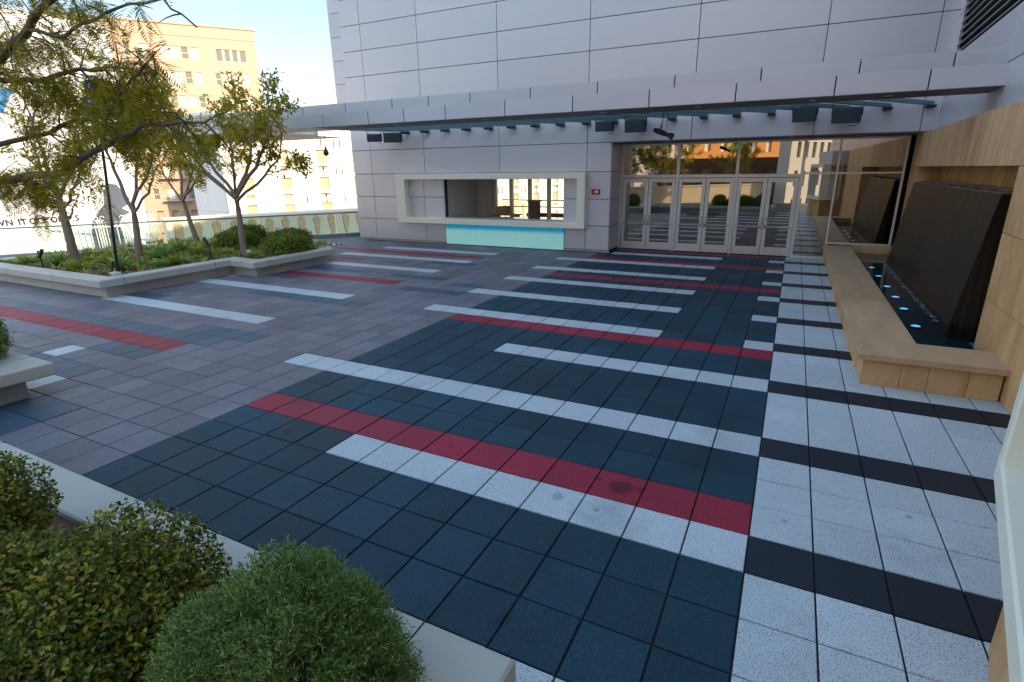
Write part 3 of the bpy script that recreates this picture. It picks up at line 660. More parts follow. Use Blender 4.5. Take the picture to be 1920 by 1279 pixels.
for ya, yb in zip((2.3, 5.5, 8.7, 11.9, 15.1, 18.3, 21.5), (5.5, 8.7, 11.9, 15.1, 18.3, 21.5, 26.0)): q.bevbox(2.39, 2.7, ya + .005, yb - .005, 0, .8, .006)
for xa, xb in zip((2.39, 3.35, 4.0, 4.9), (3.35, 4.0, 4.9, 5.62)): q.bevbox(xa + .005, xb - .005, .82, 1.1, 0, .8, .006)
q.box(3.55, 3.82, 2.32, 26.0, 0, .8); q.box(3.82, 5.68, 2.05, 2.3, 0, .8); q.box(3.88, 6.3, 25.9, 26.05, 0, 1.04); q.box(2.45, 2.46, 1.1, 2.3, 0, .79)
q.build('base', M_stone, fb)
q = MB()
for xa in np.arange(3.82, 6.2, .8):
    for ya in np.arange(2.3, 25.9, .8): q.box(xa + .01, min(xa + .79, 6.9), ya + .01, ya + .79, .05, .1)
q.build('pool_floor', M_pool, fb)
q = MB(); q.quad((3.82, 2.3, .56), (7.0, 2.3, .56), (7.0, 25.9, .56), (3.82, 25.9, .56))
wm = paneglass('pool_water', (0.55, 0.75, 0.80), 0.05, 0.0); nt = wm.node_tree
nz = nt.nodes.new('ShaderNodeTexNoise'); nz.inputs['Scale'].default_value = 9; nz.inputs['Detail'].default_value = 3
bp = nt.nodes.new('ShaderNodeBump'); bp.inputs['Strength'].default_value = .25; bp.inputs['Distance'].default_value = .02
nt.links.new(nz.outputs[0], bp.inputs['Height'])
for n in nt.nodes:
    if n.type in ('BSDF_GLOSSY', 'LAYER_WEIGHT'): nt.links.new(bp.outputs[0], n.inputs['Normal'])
solo(q, 'pool_water', wm, None, None, kind='structure')
M_lens = emis('pool_lens', (0.14, 0.42, 0.75), 0.55)
fl_l = ['nearest round blue pool light, closest to the short leg of the ledge', 'second round blue pool light from the near end, in the row along the ledge', 'third round blue pool light from the near end, in the row along the ledge',
        'fourth round blue pool light from the near end, in the row along the ledge', 'fifth blue pool light from the near end, toward the lobby glass', 'farthest round blue pool light, near the lobby glass']
for k, (x, y) in enumerate(((4.86, 7.9), (4.9, 10.9), (4.93, 13.4), (4.9, 16.0), (4.87, 19.1), (4.84, 22.1))):
    o = empty('pool_light', (x, y, .1), fl_l[k], 'light', 'round lights set in the fountain pool')
    q = MB(); q.lathe([(.2, 0), (.2, .08), (.17, .10)], (x, y, .1), 14); q.build('housing', M_dark, o)
    q = MB(); q.lathe([(.17, .09), (.1, .12), (0, .13)], (x, y, .1), 14); q.build('lens', M_lens, o)

# side building above the stone wall, carried up out of view to shade the terrace
tw = empty('side_tower', (8, 0, 0), 'tall bluish metal clad tower with a louvre opening above the stone wall', 'building')
G = wfr(.55); q = MB()
zs = [7.6, 9.78, 11.75, 13.9, 16, 18, 20, 22, 24.2, 27, 30, 34, 38, 42, 45.5]
yj = [-44, -36, -28, -20, -12, -4, 3.6, 11.0, 18.4, 23.9]
LZ0, LZ1, LY0, LY1 = 11.75, 20.0, 2.0, 22.3
for za, zb in zip(zs[:-1], zs[1:]):
    if LZ0 <= za < LZ1:
        for ya, yb in zip([-44, -36, -28, -20, -12, -4, LY1], [-36, -28, -20, -12, -4, LY0, 23.9]): q.bevbox(0, .2, ya + .02, yb - .02, za + .02, zb - .02, .006, 0, G)
    else:
        for ya, yb in zip(yj[:-1], yj[1:]): q.bevbox(0, .2, ya + .02, yb - .02, za + .02, zb - .02, .006, 0, G)
q.build('wall', M_panel, tw)
q = MB(); q.box(.9, 14, -44, 23.3, 7.6, 45.5, 0, G); q.box(.15, .9, -44, LY0, 7.6, 45.5, 0, G); q.box(.15, .9, LY1, 23.3, 7.6, 45.5, 0, G); q.box(.15, .9, LY0, LY1, 7.6, LZ0, 0, G); q.box(.15, .9, LY0, LY1, LZ1, 45.5, 0, G)
q.build('backing', M_gap, tw)
lv = MB(); z = LZ0 + .1
while z < LZ1:
    v = np.array([(.0, LY0, z), (.0, LY1, z), (.5, LY1, z + .26), (.5, LY0, z + .26), (.0, LY0, z + .07), (.0, LY1, z + .07), (.5, LY1, z + .33), (.5, LY0, z + .33)]); 
    lv.add(G(v), [(0, 1, 2, 3), (7, 6, 5, 4), (0, 4, 5, 1), (2, 6, 7, 3), (0, 3, 7, 4), (1, 5, 6, 2)]); z += .36
lv.build('louvre', mat('louvre_metal', (0.30, 0.28, 0.28), 0.5, 0.4), tw)

# projecting stone bay with a white window frame at the right edge
BA = math.radians(12.4); BO = np.array([2.80, -8.5]); bd = np.array([math.sin(BA), math.cos(BA)]); bn_ = np.array([math.cos(BA), -math.sin(BA)])
def bfr(v):   # x: into the bay (to the right), y: along the edge away from the camera (0 = far corner)
    v = v.copy(); p2 = BO + v[:, :1] * bn_ + v[:, 1:2] * bd; v[:, 0] = p2[:, 0]; v[:, 1] = p2[:, 1]; return v
by = empty('ticket_bay', (3.6, -11, 0), 'white framed window box over a tan stone base at the right edge', 'booth')
q = MB()
q.bevbox(0, .9, -5.8, 0, 2.2, 2.55, .03, 0, bfr); q.bevbox(0, .9, -5.8, 0, 6.1, 6.5, .03, 0, bfr); q.bevbox(.003, .9, -.35, -.003, 2.5, 6.15, .03, 0, bfr); q.bevbox(.003, .9, -5.8, -5.45, 2.5, 6.15, .03, 0, bfr)
q.build('window_frame', M_frame, by)
q = MB()
for k in range(4): q.bevbox(.35, .7, -.9 - (k + 1) * 1.25 + .01, -.9 - k * 1.25 - .01, 0, 2.2, .01, 0, bfr)
q.bevbox(.36, 3.0, -.92, -.62, 0, 2.2, .02, 0, bfr); q.box(.66, 3.0, -5.9, -.9, 0, 2.19, 0, bfr)
q.build('base', M_stone, by)
q = MB(); q.box(1.9, 2.1, -5.5, -.3, 2.3, 6.4, 0, bfr); q.build('shutter', mat('shutter_tan', (0.36, 0.30, 0.24), 0.6, namt=0.05), by)
q = MB(); q.bevbox(.9, 3.0, -5.8, -.2, 6.3, 8.0, .02, 0, bfr); q.bevbox(.9, 2.2, -5.8, -.02, 2.2, 2.35, .02, 0, bfr); q.build('surround', M_panel, by)

# ------------------------------------------------------------------ planters
def planter(name, poly, inset, top, label, base_in=.3, cop_h=.36, soil_z=.9):
    """poly: coping outline (counter-clockwise); coping, recessed wall and soil"""
    o = empty(name, (poly[0][0], poly[0][1], 0), label, 'planter')
    P = [np.array(q_, float) for q_ in poly]; n = len(P)
    def offset(dist):
        out = []
        for i in range(n):
            a, b_, c_ = P[i - 1], P[i], P[(i + 1) % n]
            d1 = (b_ - a) / np.linalg.norm(b_ - a); d2 = (c_ - b_) / np.linalg.norm(c_ - b_)
            n1 = np.array([-d1[1], d1[0]]); n2 = np.array([-d2[1], d2[0]])
            m_ = n1 + n2; m_ = m_ / (m_ @ n1); out.append(b_ + m_ * dist)
        return out
    A, B = offset(0), offset(inset); A2 = offset(.035)
    def ringmesh(levels, mtl, nm):
        q = MB(); L_ = [[(x, y, z) for (x, y) in ring] for ring, z in levels]
        v = sum(L_, []); f = []
        for l in range(len(levels)):
            l2 = (l + 1) % len(levels)
            for i in range(n): f.append((l * n + i, l * n + (i + 1) % n, l2 * n + (i + 1) % n, l2 * n + i))
        q.add(v, f); return q.build(nm, mtl, o)
    ringmesh([(A2, top - cop_h), (A, top - cop_h + .035), (A, top - .035), (A2, top), (offset(inset - .03), top), (B, top - .03), (B, top - cop_h)], M_conc, 'coping')
    W0, W1 = offset(base_in), offset(inset - .01)
    ringmesh([(W0, 0), (W0, top - cop_h + .001), (W1, top - cop_h + .001), (W1, 0)], M_conc, 'planter_wall')
    for i in range(n):            # dark control joints where coping stones meet
        a, c_ = A[i], A[(i + 1) % n]; L_ = np.linalg.norm(c_ - a); dd = (c_ - a) / L_; nn = np.array([-dd[1], dd[0]])
        for t in np.arange(1.2, L_ - .5, 5.2):
            p0 = a + dd * t - nn * .003; p1 = a + dd * t + nn * (inset - .04); e_ = dd * .012
            q = MB(); q.prism([tuple(p0 - e_), tuple(p0 + e_), tuple(p1 + e_), tuple(p1 - e_)], top - cop_h + .04, top + .002); q.build('coping_joint', M_gap, o)
    q = MB(); q.prism([tuple(b_) for b_ in offset(inset - .005)], .3, soil_z); q.build('soil', M_soil, o)
    return o
planter('tree_planter', [(-47.5, -2.15), (-31.3, -2.2), (-31.3, 5.2), (-28.9, 5.0), (-28.9, 11.6), (-33.5, 15.2), (-40.5, 15.2)], 1.0, 1.0, 'large angular concrete planter holding the four pale trunked trees', .45, .4)
planter('near_planter', [(-20.5, -18.5), (-2.15, -18.5), (-2.15, -12.8), (-16.5, -12.75), (-20.5, -13.4)], .75, 1.02, 'concrete planter in the near left foreground holding dense shrubs', .3, .4)
planter('side_planter', [(-30, -13.9), (-19.0, -13.9), (-18.66, -9.75), (-30, -9.6)], 1.6, 1.0, 'concrete planter corner jutting in at the left edge with a clipped bush', .55, .38)

# ------------------------------------------------------------------ vegetation
def leaf_quads(c, d, nrm, ln, wd):
    """pointed leaves: c base, d direction, nrm face normal"""
    d = unit(d); s = unit(np.cross(d, nrm)); ln = np.asarray(ln).reshape(-1, 1); wd = np.asarray(wd).reshape(-1, 1)
    up = unit(np.cross(s, d))
    return np.stack([c, c + d * ln * .5 + s * wd * .5 - up * ln * .04, c + d * ln - up * ln * .1, c + d * ln * .5 - s * wd * .5 - up * ln * .04], 1)

def grow(tb, tips, p, d, L_, r, lvl, mx, R_, up=.25, spread=.55, droop=0.0):
    n = 4; pts = [p]; rad = [r]; q = p.copy(); dd = d.copy()
    for i in range(n):
        dd = unit(dd + R_.normal(0, .13, 3) + np.array([0, 0, up * .25 - droop])); q = q + dd * L_ / n; pts.append(q.copy()); rad.append(r * (1 - .38 * (i + 1) / n))
    tb.tube(pts, rad, 6 if r > .05 else 4, caps=False)
    if lvl >= mx - 1:
        for i in range(1, n + 1): tips.append((pts[i], dd))
    if lvl >= mx: return
    k = 3 if R_.random() < .45 else 2
    for c_ in range(k):
        ax = R_.normal(0, 1, 3); ax -= ax @ dd * dd; ax = unit(ax)
        nd = unit(dd + ax * R_.uniform(spread * .6, spread * 1.3) + np.array([0, 0, up]))
        grow(tb, tips, q.copy(), nd, L_ * R_.uniform(.62, .86), r * .62, lvl + 1, mx, R_, up, spread, droop)

def tree(base, fork, limbs, r0, label, seed, leaves_per=5, leaf=.42, mx=3, name='pale_trunk_tree'):
    R_ = np.random.default_rng(seed)
    o = empty(name, base, label, 'tree', 'trees in the large planter')
    tb = MB(); tips = []
    base = np.array(base, float); fork = np.array(fork, float)
    n = 9; pts = []; rad = []
    for i in range(n + 1):
        t = i / n; pts.append(base + (fork - base) * t + np.array([.05 * math.sin(3 * t + seed), .05 * math.cos(4 * t + seed), 0])); rad.append(r0 * (1.25 - .55 * t ** .6 + .04 * math.sin(9 * i)))
    pts[0] = base - [0, 0, .3]
    tb.tube(pts, rad, 12)
    tr = tb.build('trunk', M_bark, o)
    tb = MB()
    for (h, end, rr, lv) in limbs:
        st = base + (fork - base) * h; end = np.array(end, float); n = 6; pts = []; rad = []
        out = unit((end - st) * np.array([1, 1, .3]))
        for i in range(n + 1):
            t = i / n; q = st + (end - st) * t + out * .12 * np.linalg.norm(end - st) * math.sin(math.pi * t) + R_.normal(0, .05, 3) * (0 < i < n)
            pts.append(q); rad.append(rr * (1 - .5 * t))
        tb.tube(pts, rad, 8)
        for i in (3, 4, 5):
            d0 = unit(pts[i + 1] - pts[i]); ax = unit(np.cross(d0, R_.normal(0, 1, 3)))
            grow(tb, tips, pts[i].copy(), unit(d0 + ax * .9 + [0, 0, .12]), R_.uniform(1.0, 1.7), rad[i] * .5, lv + 1, mx, R_, .08, .7)
        d0 = unit(pts[-1] - pts[-2])
        for _ in range(2):
            grow(tb, tips, pts[-1].copy(), unit(d0 + R_.normal(0, .35, 3)), R_.uniform(1.1, 1.6), rad[-1] * .9, lv, mx, R_, .08, .7)
    tb.build('limbs', M_bark, tr)
    P = np.array([t[0] for t in tips]); D = np.array([t[1] for t in tips])
    keep = R_.random(len(P)) < .8; P, D = P[keep], D[keep]
    k = leaves_per; P = np.repeat(P, k, 0); D = np.repeat(D, k, 0); m_ = len(P)
    P = P + R_.normal(0, .13, (m_, 3)); dr_ = unit(D * .5 + R_.normal(0, .7, (m_, 3)) + np.array([0, 0, -.35])); nr = unit(R_.normal(0, .5, (m_, 3)) + np.array([0, 0, 1]))
    q = MB(); q.quads(leaf_quads(P, dr_, nr, leaf * R_.uniform(.6, 1.15, m_), leaf * R_.uniform(.26, .42, m_)))
    q.build('crown', M_leaf, o)
    return o
T4 = tree((-33.1, 7.7, .9), (-33.2, 7.75, 4.8), [(.93, (-37.8, 7.4, 9.2), .13, 1), (.97, (-36.2, 6.0, 8.4), .09, 1), (1.0, (-31.0, 6.4, 8.5), .09, 1), (1.0, (-34.9, 7.0, 8.3), .12, 1), (1.0, (-32.2, 8.8, 8.3), .13, 1), (.97, (-28.9, 7.2, 8.1), .14, 1), (.9, (-28.6, 7.9, 7.4), .10, 1), (.95, (-35.0, 9.2, 7.4), .09, 1)], .2,
          'tallest forked pale trunk tree at the right end of the planter beside the hedge', 41, 9, .38)
tree((-41.5, 1.5, .9), (-41.3, 1.5, 5.0), [(.85, (-43.8, 1.9, 7.6), .12, 1), (1.0, (-41.0, 1.0, 9.2), .13, 1), (.8, (-38.2, 1.6, 6.8), .10, 1), (.95, (-38.6, 2.2, 9.0), .12, 1), (.6, (-39.2, 1.2, 4.4), .07, 2)], .27,
     'leftmost planter tree, thick ringed trunk standing before the white billboard', 12, 4, .38)
tree((-36.9, 3.0, .9), (-36.6, 3.1, 4.4), [(.9, (-38.3, 3.2, 8.2), .12, 1), (1.0, (-35.9, 3.6, 8.0), .11, 1), (.85, (-34.0, 3.2, 6.2), .09, 1), (1.0, (-33.2, 3.4, 8.4), .10, 1)], .2,
     'slender planter tree between the dark light pole and the big agave', 23, 5, .38)
tree((-42.6, 10.7, .9), (-43.6, 10.7, 4.3), [(.9, (-45.4, 10.6, 7.0), .10, 1), (1.0, (-43.4, 11.0, 7.6), .10, 1), (.95, (-40.6, 10.6, 6.6), .10, 1), (1.0, (-41.6, 11.2, 8.0), .09, 1)], .19,
     'small leaning tree at the back of the planter in front of the fire escape building', 34, 6, .38)

# feathery tree overhanging from the left
ft = empty('feathery_tree', (-25.0, -11.0, 0.9), 'large feathery leaved tree reaching in over the terrace from the left edge', 'tree')
q = MB(); q.tube([(-25, -11, .6), (-24.9, -10.9, 2.5), (-25.2, -10.5, 4.2), (-25.3, -10.2, 6.5), (-24.6, -9.8, 9.2)], [.42, .34, .3, .25, .2], 12)
ftr = q.build('trunk', M_bark_dark, ft)
FTB = MB(); FTIPS = []
Rf = np.random.default_rng(5)
def limb(pts, r0, r1, twigs=2, every=1, tl=1.5):
    pts = [np.array(a_, float) for a_ in pts]
    P = []
    for a_, b_ in zip(pts[:-1], pts[1:]):
        for t in np.linspace(0, 1, 4)[:-1]: P.append(a_ + (b_ - a_) * t)
    P.append(pts[-1]); P = [p_ + Rf.normal(0, .035, 3) for p_ in P]
    rad = np.linspace(r0, r1, len(P)); FTB.tube(P, list(rad), 8)
    for i in range(2, len(P), every):
        d0 = unit(P[i] - P[i - 1])
        for _ in range(twigs):
            ax = unit(np.cross(d0, Rf.normal(0, 1, 3))); dd = unit(d0 * .6 + ax * .9 + np.array([0, 0, Rf.uniform(-.5, .35)])); L_ = tl * Rf.uniform(.5, 1.1)
            b_ = [P[i] + dd * L_ * t + np.array([0, 0, -.18 * L_ * t * t]) for t in (0, .33, .66, 1)]
            FTB.tube(b_, [rad[i] * .3 + .012, .02, .015, .01], 4, caps=False)
            for t_ in b_[1:]: FTIPS.append((t_, dd))
limb([(-25.2, -10.5, 4.4), (-25.6, -8.0, 5.8), (-23.6, -7, 6.2), (-21.5, -7, 6.25), (-20.2, -7, 6.65), (-18.6, -7, 7.1), (-16.7, -7, 7.45), (-15.3, -7, 7.5), (-14.0, -7, 7.4)], .17, .03, 2, 2, 1.2)
limb([(-25.3, -10.2, 6.5), (-24.8, -8.2, 8.6), (-23.4, -7, 9.9), (-21.5, -7, 10.5), (-18.9, -7, 11.2), (-17, -7, 11.6)], .17, .06, 2, 1, 1.7)
limb([(-21.5, -7, 10.4), (-20, -7, 10.0), (-18.3, -7.1, 10.1), (-16.9, -7, 10.4), (-14.9, -7, 10.35), (-13.75, -7, 9.65)], .06, .02, 1, 2, 1.0)
limb([(-24.0, -7.3, 9.2), (-22.3, -6.6, 9.1), (-20.4, -6.4, 9.3), (-18.6, -6.3, 9.2), (-16.8, -6.2, 8.9)], .09, .025, 3, 1, 1.5)
limb([(-24.6, -8.0, 7.0), (-23.2, -6.4, 7.6), (-21.4, -6.0, 8.0), (-19.4, -5.8, 8.1), (-17.4, -5.6, 8.0)], .09, .02, 3, 1, 1.5)
limb([(-18.9, -7, 7.0), (-18.6, -6.8, 7.9), (-17.6, -6.8, 8.6), (-16.4, -6.8, 9.0)], .06, .02, 2, 1, 1.3)
limb([(-24.8, -8, 6.2), (-24.6, -7.0, 6.05), (-24.2, -6.8, 5.95), (-23.8, -6.8, 5.9)], .06, .02, 2, 1, .9)
limb([(-24.6, -8.6, 8.4), (-24.4, -6.8, 9.6), (-23.2, -6.2, 10.6), (-21.6, -6, 11.6)], .07, .02, 3, 1, 1.5)
FTB.build('limbs', M_bark_dark, ftr)
A = []
for (p_, d_) in FTIPS:
    if Rf.random() < (.55 if p_[0] > -18.5 else .3) + (.3 if p_[2] < 6.3 and p_[0] > -22.6 else 0): continue
    for _ in range(3):
        dd = unit(d_ * .7 + Rf.normal(0, .6, 3) + np.array([0, 0, -.45])); L_ = Rf.uniform(.6, 1.1); side = unit(np.cross(dd, Rf.normal(0, .5, 3) + np.array([0, 0, 1.0]))); nrm = np.cross(side, dd)
        k = 15; t = np.linspace(.08, 1, k)
        mid = p_ + dd * (t[:, None] * L_) + np.array([0, 0, -1]) * (t[:, None] ** 2) * L_ * .22
        ln = .34 * np.sin(np.pi * (t * .85 + .12)) * Rf.uniform(.8, 1.1)
        for sg in (-1, 1):
            D = unit(side * sg + dd * .55 + np.array([0, 0, -.15]) + Rf.normal(0, .06, (k, 3)))
            A.append(leaf_quads(mid, D, np.repeat(nrm[None], k, 0), ln, np.full(k, .034)))
q = MB(); q.quads(np.concatenate(A)); q.build('crown', M_frond, ft)

def blob_shrub(name, c, rad, n, leaf, mtl, label, seed, squash=(1, 1, 1), asp=.5, group=None, needle=False, zmin=.88, lumps=0.16, cat='shrub', sq_box=0.0):
    R_ = np.random.default_rng(seed); o = empty(name, (c[0], c[1], .9), label, cat, group)
    c = np.array(c, float); sq = np.array(squash, float)
    d = unit(R_.normal(0, 1, (n, 3)))
    if needle:            # shoots stand in tufts
        cd = unit(R_.normal(0, 1, (n // 22, 3))); d = unit(cd[R_.integers(0, len(cd), n)] + R_.normal(0, .055, (n, 3)))
    if sq_box > 0: d = unit(d); d = d / np.maximum(np.abs(d).max(1, keepdims=True), 1e-6) * sq_box + d * (1 - sq_box)
    ph_ = R_.uniform(0, 6.28, 6); fq = R_.uniform(2.5, 6, (6, 3))
    lump = sum(np.sin(d @ fq[i] + ph_[i]) for i in range(6)) / 6
    rr = rad * (1 + lumps * lump) * (1 - .42 * R_.random(n) ** 1.35)
    p_ = c + d * rr[:, None] * sq
    ok = p_[:, 2] > zmin; p_, d = p_[ok], d[ok]; n = len(p_)
    q = MB()
    if needle:
        # sprigs: little upright shoots carrying narrow leaves
        k = 9; sd = unit(d + R_.normal(0, .45, (n, 3)) + np.array([0, 0, .35])); sl = leaf * 2.6 * R_.uniform(.6, 1.2, n)
        t = np.linspace(.1, 1, k); P = (p_[:, None] + sd[:, None] * (t[None, :, None] * sl[:, None, None])).reshape(-1, 3)
        S = np.repeat(sd, k, 0); D = unit(S * .7 + R_.normal(0, .6, S.shape)); m_ = len(P)
        q.quads(leaf_quads(P, D, R_.normal(0, 1, (m_, 3)), leaf * R_.uniform(.7, 1.2, m_), leaf * .2 * np.ones(m_)))
    else:
        k = 4; P = np.repeat(p_, k, 0) + R_.normal(0, leaf * .55, (n * k, 3)); D = unit(np.repeat(d, k, 0) * .6 + R_.normal(0, .8, (n * k, 3)))
        nr = unit(np.repeat(d, k, 0) + R_.normal(0, .5, (n * k, 3)) + np.array([0, 0, .6])); m_ = len(P)
        q.leaves(P, D, nr, leaf * R_.uniform(.6, 1.25, m_), leaf * asp * R_.uniform(.8, 1.2, m_))
    q.build('foliage', mtl, o)
    q = MB()
    for i in range(16 if not needle else 10):
        e_ = c + unit(R_.normal(0, 1, 3) + np.array([0, 0, .5])) * rad * .8 * sq; m0 = np.array([c[0], c[1], .85]) + R_.normal(0, .15, 3) * np.array([1, 1, 0])
        q.tube([m0, (m0 + e_) / 2 + R_.normal(0, .12, 3), e_], [.05, .035, .015], 5, caps=False)
    q.build('stems', M_twig, o); return o
blob_shrub('needle_shrub', (-3.70, -14.42, 1.58), 1.08, 19000, .058, M_needle, 'round clipped grey green needle leaved ball shrub in the foreground', 1, needle=True, lumps=.15, zmin=.7)
for (c, r, n, lab, sd) in [((-6.2, -14.6, 1.35), 1.12, 2600, 'broad leaved shrub with yellowing leaves directly left of the ball shrub', 2),
                           ((-7.6, -15.2, 1.3), 1.05, 2200, 'dark leafy shrub lower left, behind its brighter neighbour beside the ball shrub', 3),
                           ((-9.5, -14.8, 1.6), .98, 2000, 'leafy shrub peeking over the coping at the far left edge of the near planter', 4),
                           ((-5.6, -15.9, 1.2), 1.1, 2000, 'shaded leafy shrub at the bottom left corner of the view', 5)]:
    blob_shrub('leafy_shrub', c, r, int(n * 2.6), .066, M_shrub, lab, sd, asp=.62, lumps=.25, group='leafy shrubs in the near planter')
blob_shrub('clipped_bush', (-21.1, -10.9, 1.7), 1.12, 3500, .09, M_hedge, 'dense clipped green bush on the side planter at the left edge', 6, needle=False, lumps=.06)
for (c, r, sq_, lab, sd) in [((-30.7, 9.2, 1.35), .82, (1.1, 1.6, .8), 'bright green rounded hedge at the right tip of the large planter', 7), ((-33.2, 11.6, 1.4), .9, (1.4, 1.5, .8), 'olive green hedge behind the tallest planter tree', 8),
                             ((-36.8, 9.9, 1.35), .9, (1.7, 1.2, .75), 'low reddish green hedge left of the tallest planter tree', 9), ((-39.0, 12.6, 1.4), 1.0, (1.2, 1.2, .75), 'small hedge clump at the back edge near the glass railing', 10)]:
    blob_shrub('hedge', c, r, 2300, .15, M_hedge, lab, sd, sq_, .6, 'hedges in the large planter', lumps=.14, cat='hedge', sq_box=.55)

def agave(c, s, seed, label, mtl=M_agave, n=34):
    R_ = np.random.default_rng(seed); q = MB(); vs = []
    for i in range(n):
        az = i * 2.399 + R_.normal(0, .1); el = math.radians(80 - 62 * (i / n) ** .8 + R_.normal(0, 5)); L_ = s * R_.uniform(.8, 1.1) * (.7 + .3 * i / n); w = s * .085
        h = np.array([math.cos(az), math.sin(az), 0]); sd = np.array([-math.sin(az), math.cos(az), 0]); pts = []
        for t in (0, .3, .65, 1): pts.append(np.array(c) + h * L_ * math.cos(el) * t + np.array([0, 0, 1]) * (L_ * math.sin(el) * t - L_ * .22 * t * t * math.cos(el)))
        wd = (w * .7, w, w * .75, .004)
        v = []
        for p_, w_ in zip(pts, wd): v += [p_ - sd * w_ + [0, 0, w_ * .5], p_, p_ + sd * w_ + [0, 0, w_ * .5]]
        f = []
        for k in range(3):
            a_ = k * 3; f += [(a_, a_ + 1, a_ + 4, a_ + 3), (a_ + 1, a_ + 2, a_ + 5, a_ + 4)]
        q.add(v, f)
    return solo(q, 'agave', mtl, label, 'agave', 'agaves in the large planter', loc=c)
ag = [((-36.1, 3.9, .9), 1.45, 'largest dark green agave, right of the slender second tree'), ((-35.3, 5.9, .9), 1.05, 'yellow green agave right of the largest agave, before the small back tree'),
      ((-34.6, .5, .9), 1.15, 'bright agave at the foot of the black light pole'), ((-40.3, .2, .9), 1.1, 'agave at the foot of the thick leftmost tree'),
      ((-33.7, 3.2, .9), .8, 'small yellowish agave close to the long front coping, middle of it'), ((-31.3, 8.3, .9), .85, 'blue green agave in front of the bright hedge'),
      ((-36.9, -.6, .9), .9, 'yellowing agave near the front corner of the planter'), ((-34.0, 7.0, .9), .7, 'small green agave left of the tallest tree trunk'),
      ((-37.6, 1.6, .9), 1.05, 'pale agave between the light pole and the slender second tree'), ((-38.6, 6.6, .9), 1.1, 'agave at the back against the railing, left of the small back tree'),
      ((-33.2, 1.9, .9), .75, 'short agave beside the front coping right of the pole'), ((-42.6, -.6, .9), .8, 'agave at the far left of the planter by the bent stake light'), ((-31.2, 6.6, .9), .6, 'tiny agave in the inner corner of the coping step')]
for k, (c, s, lab) in enumerate(ag): agave(c, s * 1.25, 60 + k, lab, [M_agave, M_cover][k in (1, 4, 6, 8)], 36)
Rg = np.random.default_rng(77); A = []
for _ in range(900):
    x, y = Rg.uniform(-46, -30.2), Rg.uniform(-1.0, 14.0)
    if x > -32.4 and y < 6.3: continue
    if (y > 12 and x < -40) or outside_rail(x - 2, y): continue
    n = 14; az = Rg.uniform(0, 6.28, n); D = np.stack([np.cos(az), np.sin(az), Rg.uniform(.35, 1.6, n)], 1); s = Rg.uniform(.22, .62)
    A.append(leaf_quads(np.repeat([[x, y, .88]], n, 0), D, np.repeat([[0, 0, 1.0]], n, 0) + D * .1, s * Rg.uniform(.6, 1.2, n), s * .16 * np.ones(n)))
q = MB(); q.quads(np.concatenate(A)); solo(q, 'ground_cover', M_cover, 'low mixed yellow green ground cover over brown mulch in the large planter', 'ground cover', kind='stuff')
# litter on the soil of the planters
A = []
n = 1500; x = Rg.uniform(-46, -30.2, n); y = Rg.uniform(-1.1, 14, n)
ok = ~((x > -32.4) & (y < 6.3)) & ~((y > 12) & (x < -40)); x, y = x[ok], y[ok]; n = len(x)
c = np.stack([x, y, np.full(n, .915)], 1); az = Rg.uniform(0, 6.28, n); D = np.stack([np.cos(az), np.sin(az), Rg.uniform(-.05, .25, n)], 1)
q = MB(); q.quads(leaf_quads(c, D, np.repeat([[0, 0, 1.0]], n, 0), Rg.uniform(.08, .2, n), Rg.uniform(.03, .07, n)))
solo(q, 'leaf_litter', leafmat('dry_leaf', [(0, (0.10, 0.05, 0.025)), (.6, (0.22, 0.11, 0.05)), (1, (0.33, 0.2, 0.1))], .8, .1), 'dry brown leaf litter scattered over the planter mulch', 'leaf litter', kind='stuff')

# light pole and stake lights in the planter
po = empty('light_pole', (-32.6, -.55, .9), 'thin black garden light pole carrying blue lensed spotlights', 'light pole')
q = MB(); q.tube([(-32.6, -.55, .8), (-32.58, -.55, 1.6)], .1, 10); q.tube([(-32.58, -.55, 1.5), (-31.6, -.55, 6.4), (-30.95, -.55, 10.2)], [.075, .065, .05], 10); q.tube([(-32.6, -.55, .9), (-32.95, -.75, .9), (-32.75, -.6, 1.7)], .05, 6); q.build('pole', M_dark, po)
q = MB(); q.bevbox(-32.75, -32.2, -.95, -.6, .9, 1.15, .03); q.build('junction_box', mat('grey_box', (0.5, 0.5, 0.5), .5), po)
M_blue_l = emis('blue_lens', (0.01, 0.12, 0.95), 1.1)
for x, z, s in ((-30.85, 10.35, .2), (-30.95, 9.55, .17)):
    q = MB(); q.tube([(x, -.1, z + .12), (x, -.45, z + .02), (x + .02, -.85, z - .05)], [s * .8, s, s * 1.05], 14); hd = q.build('lamp_head', M_dark, po)
    q = MB(); q.tube([(x + .02, -.86, z - .05), (x + .02, -.89, z - .055)], s * .9, 14); q.build('lens', M_blue_l, hd)
q = MB(); q.bevbox(-31.6, -30.9, -.9, -.3, 8.8, 9.4, .04); q.build('lamp_head', M_dark, po)
for (x, y, lab) in ((-40.2, -.75, 'bent black stake light at the left corner of the planter'), (-33.9, 5.75, 'bent black stake light beside the step in the planter coping')):
    o = empty('stake_light', (x, y, .9), lab, 'light', 'stake lights in the large planter')
    q = MB(); q.tube([(x, y, .8), (x, y, 1.45), (x - .35, y + .1, 1.85)], .05, 8); q.build('stem', M_dark, o)
    q = MB(); q.tube([(x - .3, y + .1, 1.8), (x - .6, y + .15, 2.15)] if x > -36 else [(x - .1, y, 1.5), (x + .45, y, 1.95)], .1, 10); q.build('lamp_head', M_dark, o)
q = MB(); q.lathe([(0, -.2), (.14, -.14), (.2, 0), (.14, .14), (0, .2)], (-32.55, 7.55, 1.08), 10)
solo(q, 'white_stone', mat('white_rock', (0.6, 0.58, 0.55), .7, nscale=6, namt=.15), 'small round white stone at the foot of the tallest tree', 'stone')

